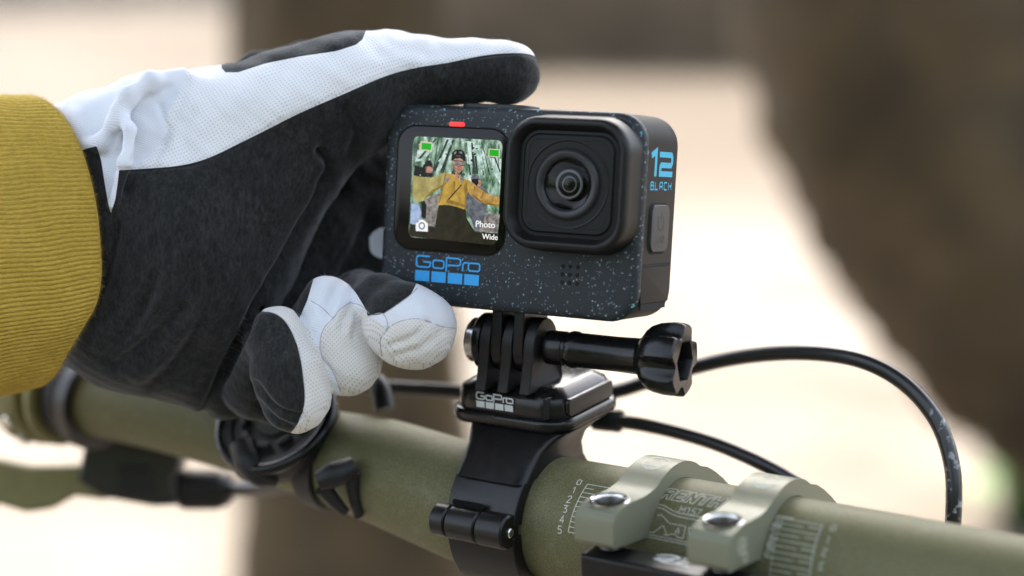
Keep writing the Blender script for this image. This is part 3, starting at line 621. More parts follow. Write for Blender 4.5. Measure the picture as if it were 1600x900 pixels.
E = {'forest': emit_mat('screen_forest', (.2, .3, .2), 1, 520, [(.30, (.012, .03, .022)), (.44, (.06, .14, .075)), (.55, (.26, .40, .30)), (.70, (.72, .86, .80))], (1.0, 1, .42)),
     'pale': emit_mat('screen_sky_light', (.62, .78, .74), .9, 600, [(.35, (.20, .36, .26)), (.6, (.72, .88, .84))]),
     'trunk': emit_mat('screen_tree_trunks', (.018, .035, .03), 1, 900, [(.35, (.008, .016, .013)), (.7, (.05, .085, .07))]),
     'ground': emit_mat('screen_ground', (.24, .22, .2), 1, 900, [(.35, (.10, .09, .085)), (.7, (.42, .39, .36))]),
     'yellow': emit_mat('screen_yellow_top', (.52, .33, .05), 1, 500, [(.35, (.36, .215, .03)), (.7, (.60, .39, .075))]),
     'yellow2': emit_mat('screen_pale_sleeve', (.42, .36, .12), 1, 400, [(.35, (.27, .22, .06)), (.7, (.50, .45, .18))]),
     'orange': emit_mat('screen_orange_sleeve', (.5, .28, .06), 1, 700, [(.35, (.32, .16, .03)), (.7, (.62, .40, .12))]),
     'skin': emit_mat('screen_skin', (.50, .24, .17), 1, 900, [(.35, (.34, .14, .09)), (.7, (.62, .36, .27))]),
     'dark': emit_mat('screen_black', (.008, .008, .009)), 'trouser': emit_mat('screen_dark_olive', (.022, .019, .008), 1, 500, [(.35, (.014, .012, .005)), (.7, (.032, .027, .012))]),
     'grey': emit_mat('screen_grey_jacket', (.13, .14, .16), 1, 700, [(.35, (.07, .075, .09)), (.7, (.20, .215, .25))]),
     'blue': emit_mat('screen_pale_blue', (.34, .44, .68), 1, 500, [(.35, (.25, .33, .55)), (.7, (.48, .58, .80))]),
     'white': emit_mat('screen_white', (.9, .9, .9)), 'green': emit_mat('screen_battery_green', (.012, .42, .012)), 'cream': emit_mat('screen_icon_rim', (.66, .60, .44)), 'lens': emit_mat('screen_icon_lens', (.04, .09, .14))}
DX, DZ, DS = -27.25, -11.0, 1.0       # picture origin: its lower left corner; about 25 x 28 mm
def scr(x, y, l=0): return (DX + x, -.30 - l, DZ + y)
def shape(name, key, polys, lift, parent=None):
    mb = MB()
    for i, q in enumerate(polys): fill(mb, q, fn=lambda x, y, l: scr(x, y, l), lift=lift + i * .0006)
    return mb.build(name, E[key], parent or sc_, smooth=0)
def ell(cx, cy, rx, ry, n=20, a0=0, a1=6.2832): return [(cx + rx * math.cos(a0 + (a1 - a0) * k / n), cy + ry * math.sin(a0 + (a1 - a0) * k / n)) for k in range(n + (a1 - a0 < 6.2))]
# pixel of the screen close-up (771 x 900) -> mm on the display
def sp(px, py):
    u, v = 620 + px / 4.285, 190 + py / 4.285
    d = np.array([(u - 800) / F, 1, -(v - 450) / F]); dl = np.array([d @ CX, d @ CY, d @ CZ]); ol = np.array([-CO @ CX, -CO @ CY, -CO @ CZ]); k = (-.3 - ol[1]) / dl[1]
    q = ol + dl * k; return (q[0] - DX, q[2] - DZ)
def sps(*pts): return [sp(*q) for q in pts]
pic = shape('display_picture', 'forest', [[(x - DX, z - DZ) for x, z in rrect(25.4, 25.7, 1.5, 6, -14.7, 4.4)]], 0)
shape('dark_band', 'trouser', [sps((92, 680), (255, 706), (262, 700), (470, 735), (672, 748), (666, 800), (650, 822), (620, 826), (100, 770), (84, 755), (82, 730))], .004)
shape('ground_strip', 'ground', [sps((190, 520), (300, 470), (275, 560), (258, 703), (190, 690)), sps((585, 610), (690, 620), (676, 748), (520, 730))], .002)
shape('pale_gap', 'pale', [sps((330, 110), (372, 112), (330, 250), (290, 330), (255, 330)), sps((470, 130), (540, 140), (600, 230), (585, 330), (470, 280)), sps((620, 240), (700, 250), (692, 420), (640, 330)), sps((140, 190), (235, 200), (170, 260), (122, 270))], .002)
shape('tree_trunk', 'trunk', [sps((335, 118), (350, 119), (262, 330), (236, 340)), sps((372, 122), (384, 124), (318, 330), (290, 335)), sps((497, 140), (508, 141), (530, 350), (510, 350)), sps((520, 230), (535, 232), (545, 350), (530, 350)), sps((258, 112), (270, 113), (160, 250), (140, 250)), sps((640, 210), (650, 212), (695, 330), (690, 345))], .004)
_rs = random.Random(5); tk = []; lf = []
for k in range(16):
    x = _rs.uniform(110, 690); tilt_ = (x - 400) * .28; w0 = _rs.uniform(2, 5); tk.append(sps((x - tilt_ * .1, 118 + max(0, x - 400) * .09), (x + w0 - tilt_ * .1, 119 + max(0, x - 400) * .09), (x + w0 * 1.6 - tilt_ * -1, 360), (x - tilt_ * -1, 360)) if 150 < x + tilt_ < 670 else sps((x, 150), (x + w0, 150), (x + w0, 300), (x, 300)))
shape('far_tree_trunk', 'trunk', tk, .0008)
for k in range(46):
    x, y = _rs.uniform(130, 680), _rs.uniform(135, 400); r = _rs.uniform(4, 13); lf.append([sp(x + r * _rs.uniform(.5, 1) * math.cos(a_ * 1.0472), y + r * _rs.uniform(.5, 1) * math.sin(a_ * 1.0472)) for a_ in range(6)][::-1])
shape('bright_leaf', 'pale', lf[:22], .0045); shape('dark_leaf', 'trunk', lf[22:], .0045)
shape('left_photographer', 'dark', [sps((185, 275), (205, 257), (232, 268), (240, 300), (225, 340), (180, 345), (170, 310)), sps((120, 290), (180, 310), (240, 350), (235, 370), (112, 372)), sps((180, 520), (200, 560), (195, 650), (165, 640), (165, 540))], .006)
shape('left_face', 'skin', [sps((192, 305), (215, 298), (235, 305), (245, 330), (222, 345), (196, 340))], .008)
shape('pale_trousers', 'blue', [sps((96, 545), (150, 560), (165, 610), (150, 660), (120, 690), (90, 683))], .007)
shape('right_photographer', 'grey', [sps((470, 480), (520, 440), (570, 430), (610, 470), (625, 500), (590, 620), (580, 700), (520, 730), (500, 660), (455, 560)), sps((497, 372), (520, 352), (548, 362), (552, 385), (500, 400))], .006)
shape('right_camera', 'dark', [sps((498, 385), (545, 382), (548, 410), (535, 432), (508, 425))], .010)
shape('right_face', 'skin', [sps((540, 395), (560, 390), (570, 415), (556, 436), (538, 425))], .009)
shape('rider_trousers', 'trouser', [sps((282, 550), (460, 580), (470, 650), (520, 735), (540, 790), (262, 775), (256, 700))], .012)
shape('rider_arm', 'yellow2', [sps((108, 360), (150, 368), (230, 375), (318, 340), (345, 350), (320, 420), (240, 470), (180, 530), (140, 540), (104, 500))], .014)
shape('rider_sleeve', 'orange', [sps((470, 400), (500, 402), (560, 450), (620, 490), (688, 505), (684, 568), (640, 565), (560, 540), (505, 500), (470, 470))], .014)
shape('rider_top', 'yellow', [sps((322, 345), (360, 350), (385, 355), (420, 358), (450, 385), (492, 395), (484, 460), (462, 500), (466, 560), (456, 590), (400, 570), (340, 556), (280, 560), (275, 535), (300, 470), (330, 410))], .016)
E['yshade'] = emit_mat('screen_yellow_shade', (.26, .15, .02), 1, 900, [(.35, (.20, .11, .014)), (.7, (.34, .21, .035))])
shape('rider_fold', 'yshade', [sps((322, 350), (334, 352), (312, 450), (290, 540), (277, 545), (300, 470)), sps((448, 430), (470, 405), (476, 470), (464, 500), (464, 585), (452, 588), (456, 500)), sps((380, 400), (392, 402), (388, 470), (380, 470)), sps((340, 520), (420, 545), (455, 560), (455, 572), (400, 562), (330, 540)), sps((240, 455), (320, 415), (326, 425), (250, 470), (190, 520), (180, 522))], .0172)
E['oshade'] = E['yshade']; shape('sleeve_fold', 'oshade', [sps((505, 480), (560, 525), (640, 550), (684, 556), (684, 566), (640, 564), (560, 540), (505, 498)), sps((520, 430), (528, 435), (518, 470), (512, 466)), sps((575, 468), (582, 472), (572, 515), (566, 512)), sps((640, 500), (646, 502), (640, 545), (634, 543))], .0152)
E['sshade'] = emit_mat('screen_skin_shade', (.26, .10, .07), 1); shape('rider_face_shade', 'sshade', [sps((376, 290), (384, 296), (394, 328), (410, 341), (388, 332), (376, 305)), sps((400, 318), (424, 321), (420, 326), (404, 324)), sps((408, 292), (416, 293), (418, 306), (406, 305))], .0204)
shape('rider_collar', 'ground', [sps((325, 370), (365, 378), (340, 405), (325, 398)), sps((420, 350), (450, 390), (440, 415), (428, 400))], .018)
shape('rider_strap', 'trouser', [sps((432, 420), (438, 424), (340, 535), (332, 530))], .018)
shape('rider_neck', 'skin', [sps((392, 335), (420, 338), (418, 385), (402, 390), (390, 360))], .018)
shape('rider_face', 'skin', [sps((374, 255), (400, 245), (448, 252), (452, 290), (440, 325), (412, 343), (388, 330), (376, 300))], .020)
shape('rider_glasses', 'ground', [sps((380, 262), (448, 268), (450, 292), (422, 295), (412, 286), (402, 292), (382, 286))], .022)
shape('rider_glasses_frame', 'dark', [sps((378, 258), (450, 264), (450, 269), (378, 263)), sps((380, 286), (402, 292), (402, 296), (380, 291)), sps((422, 295), (450, 291), (450, 296), (422, 299))], .024)
shape('rider_helmet', 'dark', [sps((366, 240), (372, 205), (395, 188), (425, 186), (450, 200), (462, 235), (458, 268), (448, 262), (430, 246), (395, 244), (378, 258), (364, 262))], .026)
shape('helmet_vent', 'ground', [sps((385, 205), (400, 198), (396, 214), (384, 222)), sps((415, 197), (435, 202), (440, 215), (418, 212)), sps((398, 226), (428, 228), (428, 233), (398, 231))], .028)
shape('rider_chin_strap', 'dark', [sps((400, 335), (418, 350), (422, 344), (440, 326), (444, 330), (424, 354), (414, 356))], .022)
shape('battery_rim', 'cream', [sps((156, 148), (162, 132), (240, 139), (236, 200), (160, 192), (154, 184)), sps((615, 180), (690, 186), (690, 240), (614, 234))], .03)
shape('battery_tick', 'cream', [sps((148, y), (158, y + 1), (158, y + 9), (148, y + 8)) for y in (150, 166, 180)], .03)
shape('battery_level', 'green', [sps((166, 141), (233, 147), (230, 192), (165, 186)), sps((621, 186), (684, 191), (684, 234), (619, 229))], .034)
cb = shape('camera_icon', 'white', [sps((127, 680), (142, 676), (150, 662), (160, 656), (180, 657), (190, 668), (208, 682), (208, 737), (128, 732))], .03)
shape('icon_lens', 'lens', [[(sp(168, 698)[0] + .95 * math.cos(t * .349), sp(168, 698)[1] + .95 * math.sin(t * .349)) for t in range(18)]], .033, cb)
shape('icon_lens_dot', 'white', [[(sp(168, 698)[0] + .62 * math.cos(t * .349), sp(168, 698)[1] + .62 * math.sin(t * .349)) for t in range(18)]], .035, cb)
def screen_text(t, size, px, py, sp_=1.0):
    x, z = sp(px, py); mb = text_pts(t, size, DX + x, DZ + z, -.30 - .036, sp_)
    bold = MB()
    for k, dx in enumerate((0, .05, .1)): bold.add([(v[0] + dx, v[1] - .0006 * k, v[2]) for v in mb.v], mb.f)
    return bold.build('screen_text', E['white'], sc_, smooth=0)
screen_text('Photo', 2.3, 524, 704, 1.0); screen_text('Wide', 1.95, 570, 785)
shape('faint_level_text', 'pale', [sps((505, 188), (515, 186), (522, 195), (520, 214), (510, 214), (517, 204), (506, 202)), sps((526, 186), (545, 187), (535, 214), (529, 213), (537, 192), (526, 191)), sps((552, 200), (560, 201), (560, 208), (552, 207))], .03)
# record light, logo, microphone, buttons
mb = MB(); mb.loft(rprism(4.5, 1.25, .55, -.1, .3, .12, 0, -15.2, 20.75)); mb.build('record_light', M['red_led'], ac)
def camera_logo(name, x0, z0, w_, m, fn, parent, sq=True, wd=.42):
    mb = MB(); k = w_ / 18.6; f = lambda x, y, l: fn(x0 + x * k, z0 + y * k, l); t = wd / k * k
    G = [[(4.0, 3.35), (1.0, 3.35), (.45, 3.2), (.2, 2.7), (.2, 1.3), (.4, .75), (1.0, .55), (3.6, .55), (4.1, .8), (4.2, 1.3), (4.2, 1.9), (2.2, 1.9)]]
    o1 = lambda a: [(a + .5, 2.5), (a + .15, 2.3), (a, 1.95), (a, 1.1), (a + .15, .75), (a + .5, .55), (a + 2.7, .55), (a + 3.05, .75), (a + 3.2, 1.1), (a + 3.2, 1.95), (a + 3.05, 2.3), (a + 2.7, 2.5)]
    Pp = [[(8.9, -.1), (8.9, 3.35), (12.2, 3.35), (12.7, 3.15), (12.9, 2.75), (12.9, 2.1), (12.7, 1.75), (12.2, 1.55), (9.3, 1.55)]]
    r_ = [[(13.6, .3), (13.6, 1.9), (13.8, 2.3), (14.2, 2.5), (15.3, 2.5)]]
    i = 0
    for q in G + Pp + r_: ribbon(mb, q, wd / k, fn=f, lift=.004 * i); i += 1
    for a in (5.0, 15.2): ribbon(mb, o1(a), wd / k, closed=True, fn=f, lift=.004 * i); i += 1
    if sq:
        for a in range(4): fill(mb, [(a * 4.73, -3.05), (a * 4.73 + 4.15, -3.05), (a * 4.73 + 4.15, -.35), (a * 4.73, -.35)], fn=f)
    return mb.build(name, m, parent, smooth=0)
camera_logo('front_logo', -25.1, -16.35, 18.6, M['blue'], lambda x, y, l: (x, -.03 - l * .5, y), ac)
for i in range(3):
    for j in range(3):
        mb = MB(); cx, cz = 16.15 + i * 2.0, -12.75 - j * 1.98
        lathe(mb, [(.58, -.02), (.52, -.035), (.02, -.035)], 14, cx, cz, (True, True)); mb.build('microphone_hole', M['hole'], ac)
mb = MB(); mb.loft(rprism(19, 9.5, 2.6, 0, 1.2, 0, .5, n=6), T=lambda p: (p[0] - 8.5, p[2] + 11, H_ / 2 - .2 + p[1])); mb.build('shutter_button', M['button'], ac)
SX = W_ / 2 - .12
side = lambda dep, up, l: (SX + .03 + l, dep, up)
mb = MB()
for i, q in enumerate(([(5.0, 15.4), (6.4, 15.9), (8.0, 16.5), (8.0, 10.4)], [(10.2, 15.8), (18.2, 15.8), (18.8, 15.2), (18.8, 13.9), (18.2, 13.2), (11.6, 13.2), (11.0, 12.6), (11.0, 11.05), (19.4, 11.05)])): ribbon(mb, q, 1.35 if i else 1.5, fn=side, lift=.004 * i)
mb.build('side_number', M['cyan'], ac, smooth=0)
BL = {'B': [[(0, 0), (0, 1), (.75, 1), (.75, .55), (.1, .55)], [(.75, .55), (.85, .5), (.85, 0), (0, 0)]], 'L': [[(0, 1), (0, 0), (.8, 0)]], 'A': [[(0, 0), (0, .8), (.2, 1), (.8, 1), (.8, 0)], [(.05, .42), (.8, .42)]], 'C': [[(.85, 1), (.1, 1), (0, .9), (0, .1), (.1, 0), (.85, 0)]], 'K': [[(0, 0), (0, 1)], [(.85, 1), (.85, .62), (.1, .5), (.7, .5), (.9, 0)]]}
mb = MB(); x = 5.4; i = 0
for ch in 'BLACK':
    for q in BL[ch]: ribbon(mb, [(x + a * 2.2, 7.2 + b * 1.75) for a, b in q], .34, fn=side, lift=.003 * i); i += 1
    x += 2.95
mb.build('side_word', M['cyan'], ac, smooth=0)
T_side = lambda p: (SX + p[1], 11.7 + p[0], -2.3 + p[2])
mb = MB(); mb.loft(rprism(11.6, 11.6, 2.4, 0, .75, 0, .3, n=6), T=T_side); pb = mb.build('power_button', M['button'], ac)
mb = MB(); mb.loft([[(SX + l, 11.7 + x, -2.3 + z) for x, z in rrect(wd, wd, r, 6)] for l, wd, r in ((.0, 12.7, 2.8), (.12, 12.6, 2.8), (.12, 11.7, 2.4), (0, 11.6, 2.4))], (False, False)); mb.build('button_gap', M['hole'], ac)
mb = MB(); fb = lambda x, y, l: (SX + .78 + l, 11.7 + x, -.9 + y)
ribbon(mb, [(1.9 * math.sin(t), 1.9 * math.cos(t)) for t in np.linspace(.6, 5.68, 22)], .42, fn=fb); ribbon(mb, [(0, .3), (0, 2.4)], .42, fn=fb, lift=.004)
for q in ([(-2.4, -3.4), (-2.4, -5), (-1.2, -5)], [(-.6, -3.4), (-.6, -5)], [(.2, -3.4), (1.2, -5)], [(1.4, -3.4), (2.6, -3.6), (1.8, -5)]): ribbon(mb, q, .34, fn=fb, lift=.006)
mb.build('power_symbol', M['rubber'], pb, smooth=0)
mb = MB(); box(mb, SX - .3, SX + .06, 2.8, 21.2, -11.9, -10.9); mb.build('door_slot', M['hole'], ac)
mb = MB(); mb.loft(rprism(18.6, 8.6, .7, 0, .14, 0, .1, n=4), T=lambda p: (SX + p[1], 12 + p[0], -16.3 + p[2])); door = mb.build('battery_door', M['side'], ac)
mb = MB(); box(mb, SX - .3, SX + .05, 3.2, 19.6, -22.2, -20.7); mb.build('door_latch_slot', M['hole'], door)
# two folding fingers under the body
HZ, HY = -34.2, 11.0
def finger(x0, x1, ztop, name, m, parent, r=7.2, T=None):
    prof = [(HY + r, ztop)] + [(HY + r * math.cos(R_(a)), HZ + r * math.sin(R_(a))) for a in range(0, -181, -12)] + [(HY - r, ztop)]
    mb = MB(); extrude(mb, prof, x0, x1, T); return mb.build(name, m, parent, bevel=.35, seg=2)
for x0 in (-4.55, 1.65): finger(x0, x0 + 2.9, -H_ / 2 + .3, 'folding_finger', M['satin'], ac)

# ------------------------------------------------------------------ thumb screw (axis = the hinge, along the camera's width)
hg = CO + CY * HY + CZ * HZ
ts = empty('thumb_screw', frame(hg, CX, CY, CZ), 'black thumb screw with a lobed knob through the mount hinge', 'screw')
mb = MB(); prof = [(2.45, -12), (2.45, 8.4), (4.3, 8.5), (4.4, 9.0), (4.4, 13.2), (4.1, 13.5), (4.1, 14.2), (4.5, 14.5), (4.75, 15.2), (4.75, 16.2), (4.4, 17.2), (4.35, 27), (4.55, 34), (5.2, 35.5)]
lathe(mb, prof, 40, T=lambda p: (p[1], p[0], p[2])); mb.build('shaft', M['gloss'], ts, smooth=30)
N5 = 120; rings = []
def knob_r(a, R, dp): 
    c = math.cos(5 * a); return R - dp * (max(0, c) ** .8)
for x, R, dp in ((33.2, 4.4, 0), (34.0, 5.0, .1), (35.2, 6.8, .5), (36.6, 8.0, 1.2), (38.6, 8.8, 1.9), (41.6, 9.3, 2.4), (44.0, 9.3, 2.5), (44.8, 9.1, 2.5), (45.2, 8.6, 2.4)):
    rings.append([(x, knob_r(2 * math.pi * i / N5 + .45, R, dp) * math.cos(2 * math.pi * i / N5), knob_r(2 * math.pi * i / N5 + .45, R, dp) * math.sin(2 * math.pi * i / N5)) for i in range(N5)])
hexr = lambda a, r: r / max(math.cos((a % (math.pi / 3)) - math.pi / 6), .1) * .93
for x, r in ((45.25, 5.2), (44.8, 4.9), (39.5, 4.6), (39.4, 1.0)):
    rings.append([(x, hexr(2 * math.pi * i / N5, r) * math.cos(2 * math.pi * i / N5), hexr(2 * math.pi * i / N5, r) * math.sin(2 * math.pi * i / N5)) for i in range(N5)])
mb = MB(); mb.loft(rings); mb.build('knob', M['gloss'], ts, smooth=32)

# ------------------------------------------------------------------ bar mount under the camera
mt = empty('camera_mount', frame(bar_pt(2.5, 0, 0), BX, BY, BZ), 'glossy black clamp mount holding the action camera on the handlebar', 'mount')
# local: x along bar, y away, z up; plate front y=-4, back y=28
Tp = lambda p: (p[0], 12 + p[2], p[1])
mb = MB(); mb.loft(rprism(36.5, 32.5, 7.5, 23.2, 26.9, 1.5, 1.3, n=8), T=Tp); mb.build('base_plate', M['gloss'], mt)
mb = MB(); mb.loft([[Tp((x, z, y)) for x, y in rrect(wd, dp, r, 8)] for z, wd, dp, r in ((26.8, 33.4, 29.4, 6.4), (27.6, 33.6, 29.6, 6.5), (31.0, 33.0, 29, 6.2), (32.2, 31.6, 27.6, 5.6), (33.6, 27, 23, 4.5), (34.0, 25.5, 21.5, 4))]); bk = mb.build('buckle', M['gloss'], mt, smooth=32)
camera_logo('buckle_logo', -8.2, 29.7, 11.4, M['white_print'], lambda x, y, l: (x, -3.06 - l * .5 + max(0, (y - 30.9)) * .05, y), bk, wd=.34)
mb = MB(); box(mb, 12.4, 13.3, -3.3, 1.5, 27.2, 32.4); mb.build('buckle_slot', M['hole'], bk)
mb = MB(); mb.loft(rprism(4.6, 22, 1.2, 0, 1.0, 0, .4), T=lambda p: (16.3 + p[1], 12 + p[2] * 1, 29.4 + p[0])); mb.build('release_clip', M['satin'], mt)
Lh = np.linalg.inv(np.array([BX, BY, BZ]).T)
def toM(p): return Lh @ (hg + CX * p[0] + CY * (p[1] - HY) + CZ * (p[2] - HZ) - bar_pt(2.5, 0, 0))
# three prongs: round head about the hinge, foot down into the buckle
def prong(x0, x1):
    r = 7.4; rings = []
    for x in (x0, x1):
        head = [toM((x, HY + r * math.cos(R_(a)), HZ + r * math.sin(R_(a)))) for a in range(-25, 206, 11)]
        c = toM((x, HY, HZ)); foot = [np.array([c[0], c[1] - 7.2, 37.4]), np.array([c[0], c[1] - 8.8, 33]), np.array([c[0], c[1] + 8.0, 33]), np.array([c[0], c[1] + 6.6, 37.4])]
        rings.append(head + foot)
    mb = MB(); mb.loft(rings); return mb.build('prong', M['rubber'], mt, bevel=.4, seg=2)
for x0 in (-7.75, -1.45, 4.75): prong(x0, x0 + 2.9)
Tn = lambda p: toM((p[1], HY + p[0], HZ + p[2]))
mb = MB(); lathe(mb, [(3.4, -8.0), (7.2, -8.1), (7.4, -8.6), (7.3, -9.9), (6.9, -10.3), (3.4, -10.3)], 40, T=Tn); mb.build('nut_collar', M['gloss'], mt, smooth=30)
mb = MB(); lathe(mb, [(3.0, -10.2), (5.6, -10.25), (5.8, -10.6), (5.8, -12.6), (5.5, -13.0), (3, -13.0)], 40, T=Tn); mb.build('lock_nut', M['steel'], mt, smooth=30)
# clamp band: two half rings with a hinge toward the viewer
def band(name, a0, a1, m, extra_neck=False):
    ro, ri, x0, x1 = 19.8, 15.95, -7.4, 13.0
    prof = [(-ro * math.cos(R_(a)), ro * math.sin(R_(a))) for a in np.linspace(a0, a1, 26)] + [(-ri * math.cos(R_(a)), ri * math.sin(R_(a))) for a in np.linspace(a1, a0, 26)]
    mb = MB(); extrude(mb, prof, x0, x1); return mb.build(name, m, mt, bevel=.5, seg=2)
band('upper_band', 12, 172, M['satin']); band('lower_band', -168, 4, M['satin'])
nk = []
for z, x0, x1, y0, y1 in ((13.5, -7.6, 13.2, -15.8, 16), (17, -7.9, 13.4, -11.8, 15), (20, -8.6, 14.4, -8.4, 15.5), (22.2, -10, 16.0, -5.4, 18), (23.6, -11, 18, -3.2, 22)):
    nk.append([(x, y, z) for x, y in rrect(x1 - x0, y1 - y0, 3, 6, (x0 + x1) / 2, (y0 + y1) / 2)])
mb = MB(); mb.loft(nk); mb.build('neck', M['satin'], mt, smooth=45)
Hc = (-20.8, 3.0)
for x0, x1, r in ((-9.4, -4.9, 4.1), (-4.6, 4.3, 4.25), (4.6, 12.6, 4.4)):
    mb = MB(); lathe(mb, [(r - .5, x0), (r, x0 + .45), (r, x1 - .45), (r - .5, x1)], 32, T=lambda p: (p[1], Hc[0] + p[0], Hc[1] + p[2])); mb.build('hinge_knuckle', M['satin'], mt, smooth=35)
mb = MB(); lathe(mb, [(1.25, 12.3), (1.25, 12.9), (1.0, 13.15)], 20, T=lambda p: (p[1], Hc[0] + p[0], Hc[1] + p[2])); mb.build('hinge_pin', M['steel'], mt, smooth=40)
mb = MB(); mb.loft(rprism(9.5, 1.8, .8, 0, .2), T=lambda p: (-.2 + p[0], -19.0 - p[1] * 0 - .95, 7.9 + p[2])); mb.build('hinge_slot', M['hole'], mt)

# ------------------------------------------------------------------ cables
M['hose'] = mat('black_hose', (.010, .010, .011), .32, noise=300, amount=.3, bump=1500, bstr=.1)
def dusty_hose():
    m, n, l, p = new_mat('scuffed_black_hose'); tc = n.new('ShaderNodeTexCoord'); p.inputs['Roughness'].default_value = .3
    t = n.new('ShaderNodeTexNoise'); t.inputs['Scale'].default_value = 420; t.inputs['Detail'].default_value = 6; l.new(tc.outputs['Object'], t.inputs['Vector'])
    g = n.new('ShaderNodeSeparateXYZ'); l.new(tc.outputs['Object'], g.inputs[0])
    where = n.new('ShaderNodeMapRange'); where.inputs['From Min'].default_value = .088; where.inputs['From Max'].default_value = .106; where.inputs['To Min'].default_value = -.2; where.inputs['To Max'].default_value = 0; l.new(g.outputs[0], where.inputs['Value'])
    f = n.new('ShaderNodeMapRange'); f.inputs['From Min'].default_value = .56; f.inputs['From Max'].default_value = .66; l.new(math_node(n, l, 'ADD', t.outputs['Fac'], where.outputs[0]), f.inputs['Value'])
    l.new(mix_col(n, l, f.outputs[0], (.010, .010, .011), (.20, .21, .22)), p.inputs['Base Color']); return m
M['dusty'] = dusty_hose()
def cable(pts, r, m, label, origin):
    e = empty('brake_hose', frame(origin, *ID3), label, 'hose', 'hoses behind the handlebar')
    mb = MB(); tube(mb, [p - origin for p in smooth_path(pts, 10)], r, 16); mb.build('tube', m, e, smooth=60); return e
O1 = pt(800, 620, 470)
cable([pt(380, 580, 535), pt(500, 596, 525), pt(610, 605, 515), pt(720, 612, 508), pt(850, 627, 502), pt(960, 612, 492), pt(1050, 583, 484), pt(1150, 559, 474), pt(1250, 551, 464), pt(1340, 562, 455), pt(1410, 597, 449), pt(1462, 655, 444), pt(1487, 725, 441), pt(1490, 800, 440), pt(1482, 900, 442)], 2.05, M['dusty'], 'black brake hose arching from behind the mount over the right of the bar', O1)
h2 = cable([pt(955, 657, 482), pt(1000, 663, 480), pt(1060, 676, 476), pt(1130, 698, 470), pt(1210, 735, 464), pt(1290, 785, 460)], 1.9, M['hose'], 'short black hose running down behind the stem clamps', O1)
mb = MB(); tube(mb, [pt(922, 652, 484) - O1, pt(930, 654, 484) - O1, pt(968, 658, 483) - O1, pt(974, 659, 483) - O1], [2.2, 3.2, 3.2, 2.6], 20); mb.build('end_fitting', M['satin'], h2, smooth=40)
cable([pt(355, 765, 555), pt(400, 764, 545), pt(450, 758, 532), pt(510, 745, 520), pt(570, 720, 512)], 2.3, M['hose'], 'black hose from the brake lever passing under the handlebar', pt(400, 760, 540))

# ------------------------------------------------------------------ round strapped fixture under the fingers
BD = np.array([pt(600, 737, 479) - pt(400, 683, 502)])[0]; BD /= np.linalg.norm(BD)
q0 = pt(470, 702, 493.5)
fz = BZ - BD * (BZ @ BD); fz /= np.linalg.norm(fz); fy = np.cross(fz, BD)
fx = empty('bar_strap_holder', frame(q0, BD, fy, fz), 'round black rubber holder strapped round the bar below the curled fingers', 'holder')
tilt = R_(40); ct, st_ = math.cos(tilt), math.sin(tilt)
def Td(p): x, y, z = p; return (x, -12 + y * ct + z * st_ * -1 + 2.5, 10.5 + y * st_ + z * ct)
Td2 = lambda p: Td((p[0], p[2], p[1]))
mb = MB(); mb.loft([[Td((16.4 * math.cos(2 * math.pi * i / 64) + (1.7 * math.cos(a)) * math.cos(2 * math.pi * i / 64), (16.4 + 1.7 * math.cos(a)) * math.sin(2 * math.pi * i / 64), 2.2 + 1.7 * math.sin(a))) for a in np.linspace(0, 2 * math.pi, 13)[:-1]] for i in range(65)], (False, False)); mb.build('ring', M['gloss'], fx, smooth=60)
mb = MB(); lathe(mb, [(15.2, -7), (16.6, -3), (16.6, 2.2), (15, 3.1), (13.2, 2.9), (12.6, 2.2), (6, 2.0), (5.4, 2.7), (.05, 2.8)], 48, T=Td2); mb.build('disc', M['rubber'], fx, smooth=35)
mb = MB()
for k in range(9):
    a = k * 2 * math.pi / 9; mb.loft(rprism(4.2, 1.8, .6, 0, 1.5, 0, .4), T=lambda p: Td((9.2 * math.cos(a) + p[0] * -math.sin(a) + p[2] * math.cos(a), 9.2 * math.sin(a) + p[0] * math.cos(a) + p[2] * math.sin(a), 1.9 + p[1])))
mb.build('tread_ribs', M['rubber'], fx)
rb = 12.6
for x0, wd, r_ in ((-15.5, 5, 12.0), (8, 6.5, 13.4)):
    prof = [(-r_ * math.cos(R_(a)) * 1.1, r_ * math.sin(R_(a)) * 1.08) for a in range(40, -81, -8)]; prof += [(y * .86, z * .86) for y, z in prof[::-1]]
    mb = MB(); extrude(mb, prof, x0, x0 + wd); mb.build('strap', M['rubber'], fx, bevel=.4)
def inF(p): return np.array([BD, fy, fz]) @ (p - q0)
for pts, r in (([pt(378, 695, 478), pt(388, 722, 475), pt(405, 742, 474), pt(432, 752, 476)], [3.6, 3.9, 3.0, 1.6]), ([pt(498, 752, 462), pt(522, 742, 462), pt(552, 730, 464)], [2.6, 3.6, 3.0]), ([pt(505, 762, 464), pt(522, 782, 466), pt(540, 800, 468)], [2.4, 1.9, 1.3]), ([pt(549, 738, 464), pt(552, 770, 466), pt(560, 806, 469)], [2.4, 1.7, 1.4])):
    P = smooth_path([inF(p) for p in pts], 6); rr = np.interp(np.linspace(0, 1, len(P)), np.linspace(0, 1, len(r)), r); mb = MB(); tube(mb, P, rr, 14); mb.build('strap_hook', M['rubber'], fx, smooth=50)
P = [inF(pt(588, 596, 489)), inF(pt(596, 612, 486)), inF(pt(602, 640, 484))]; mb = MB(); tube(mb, smooth_path(P, 5), 2.8, 12); mb.build('strap_end', M['rubber'], fx, smooth=50)

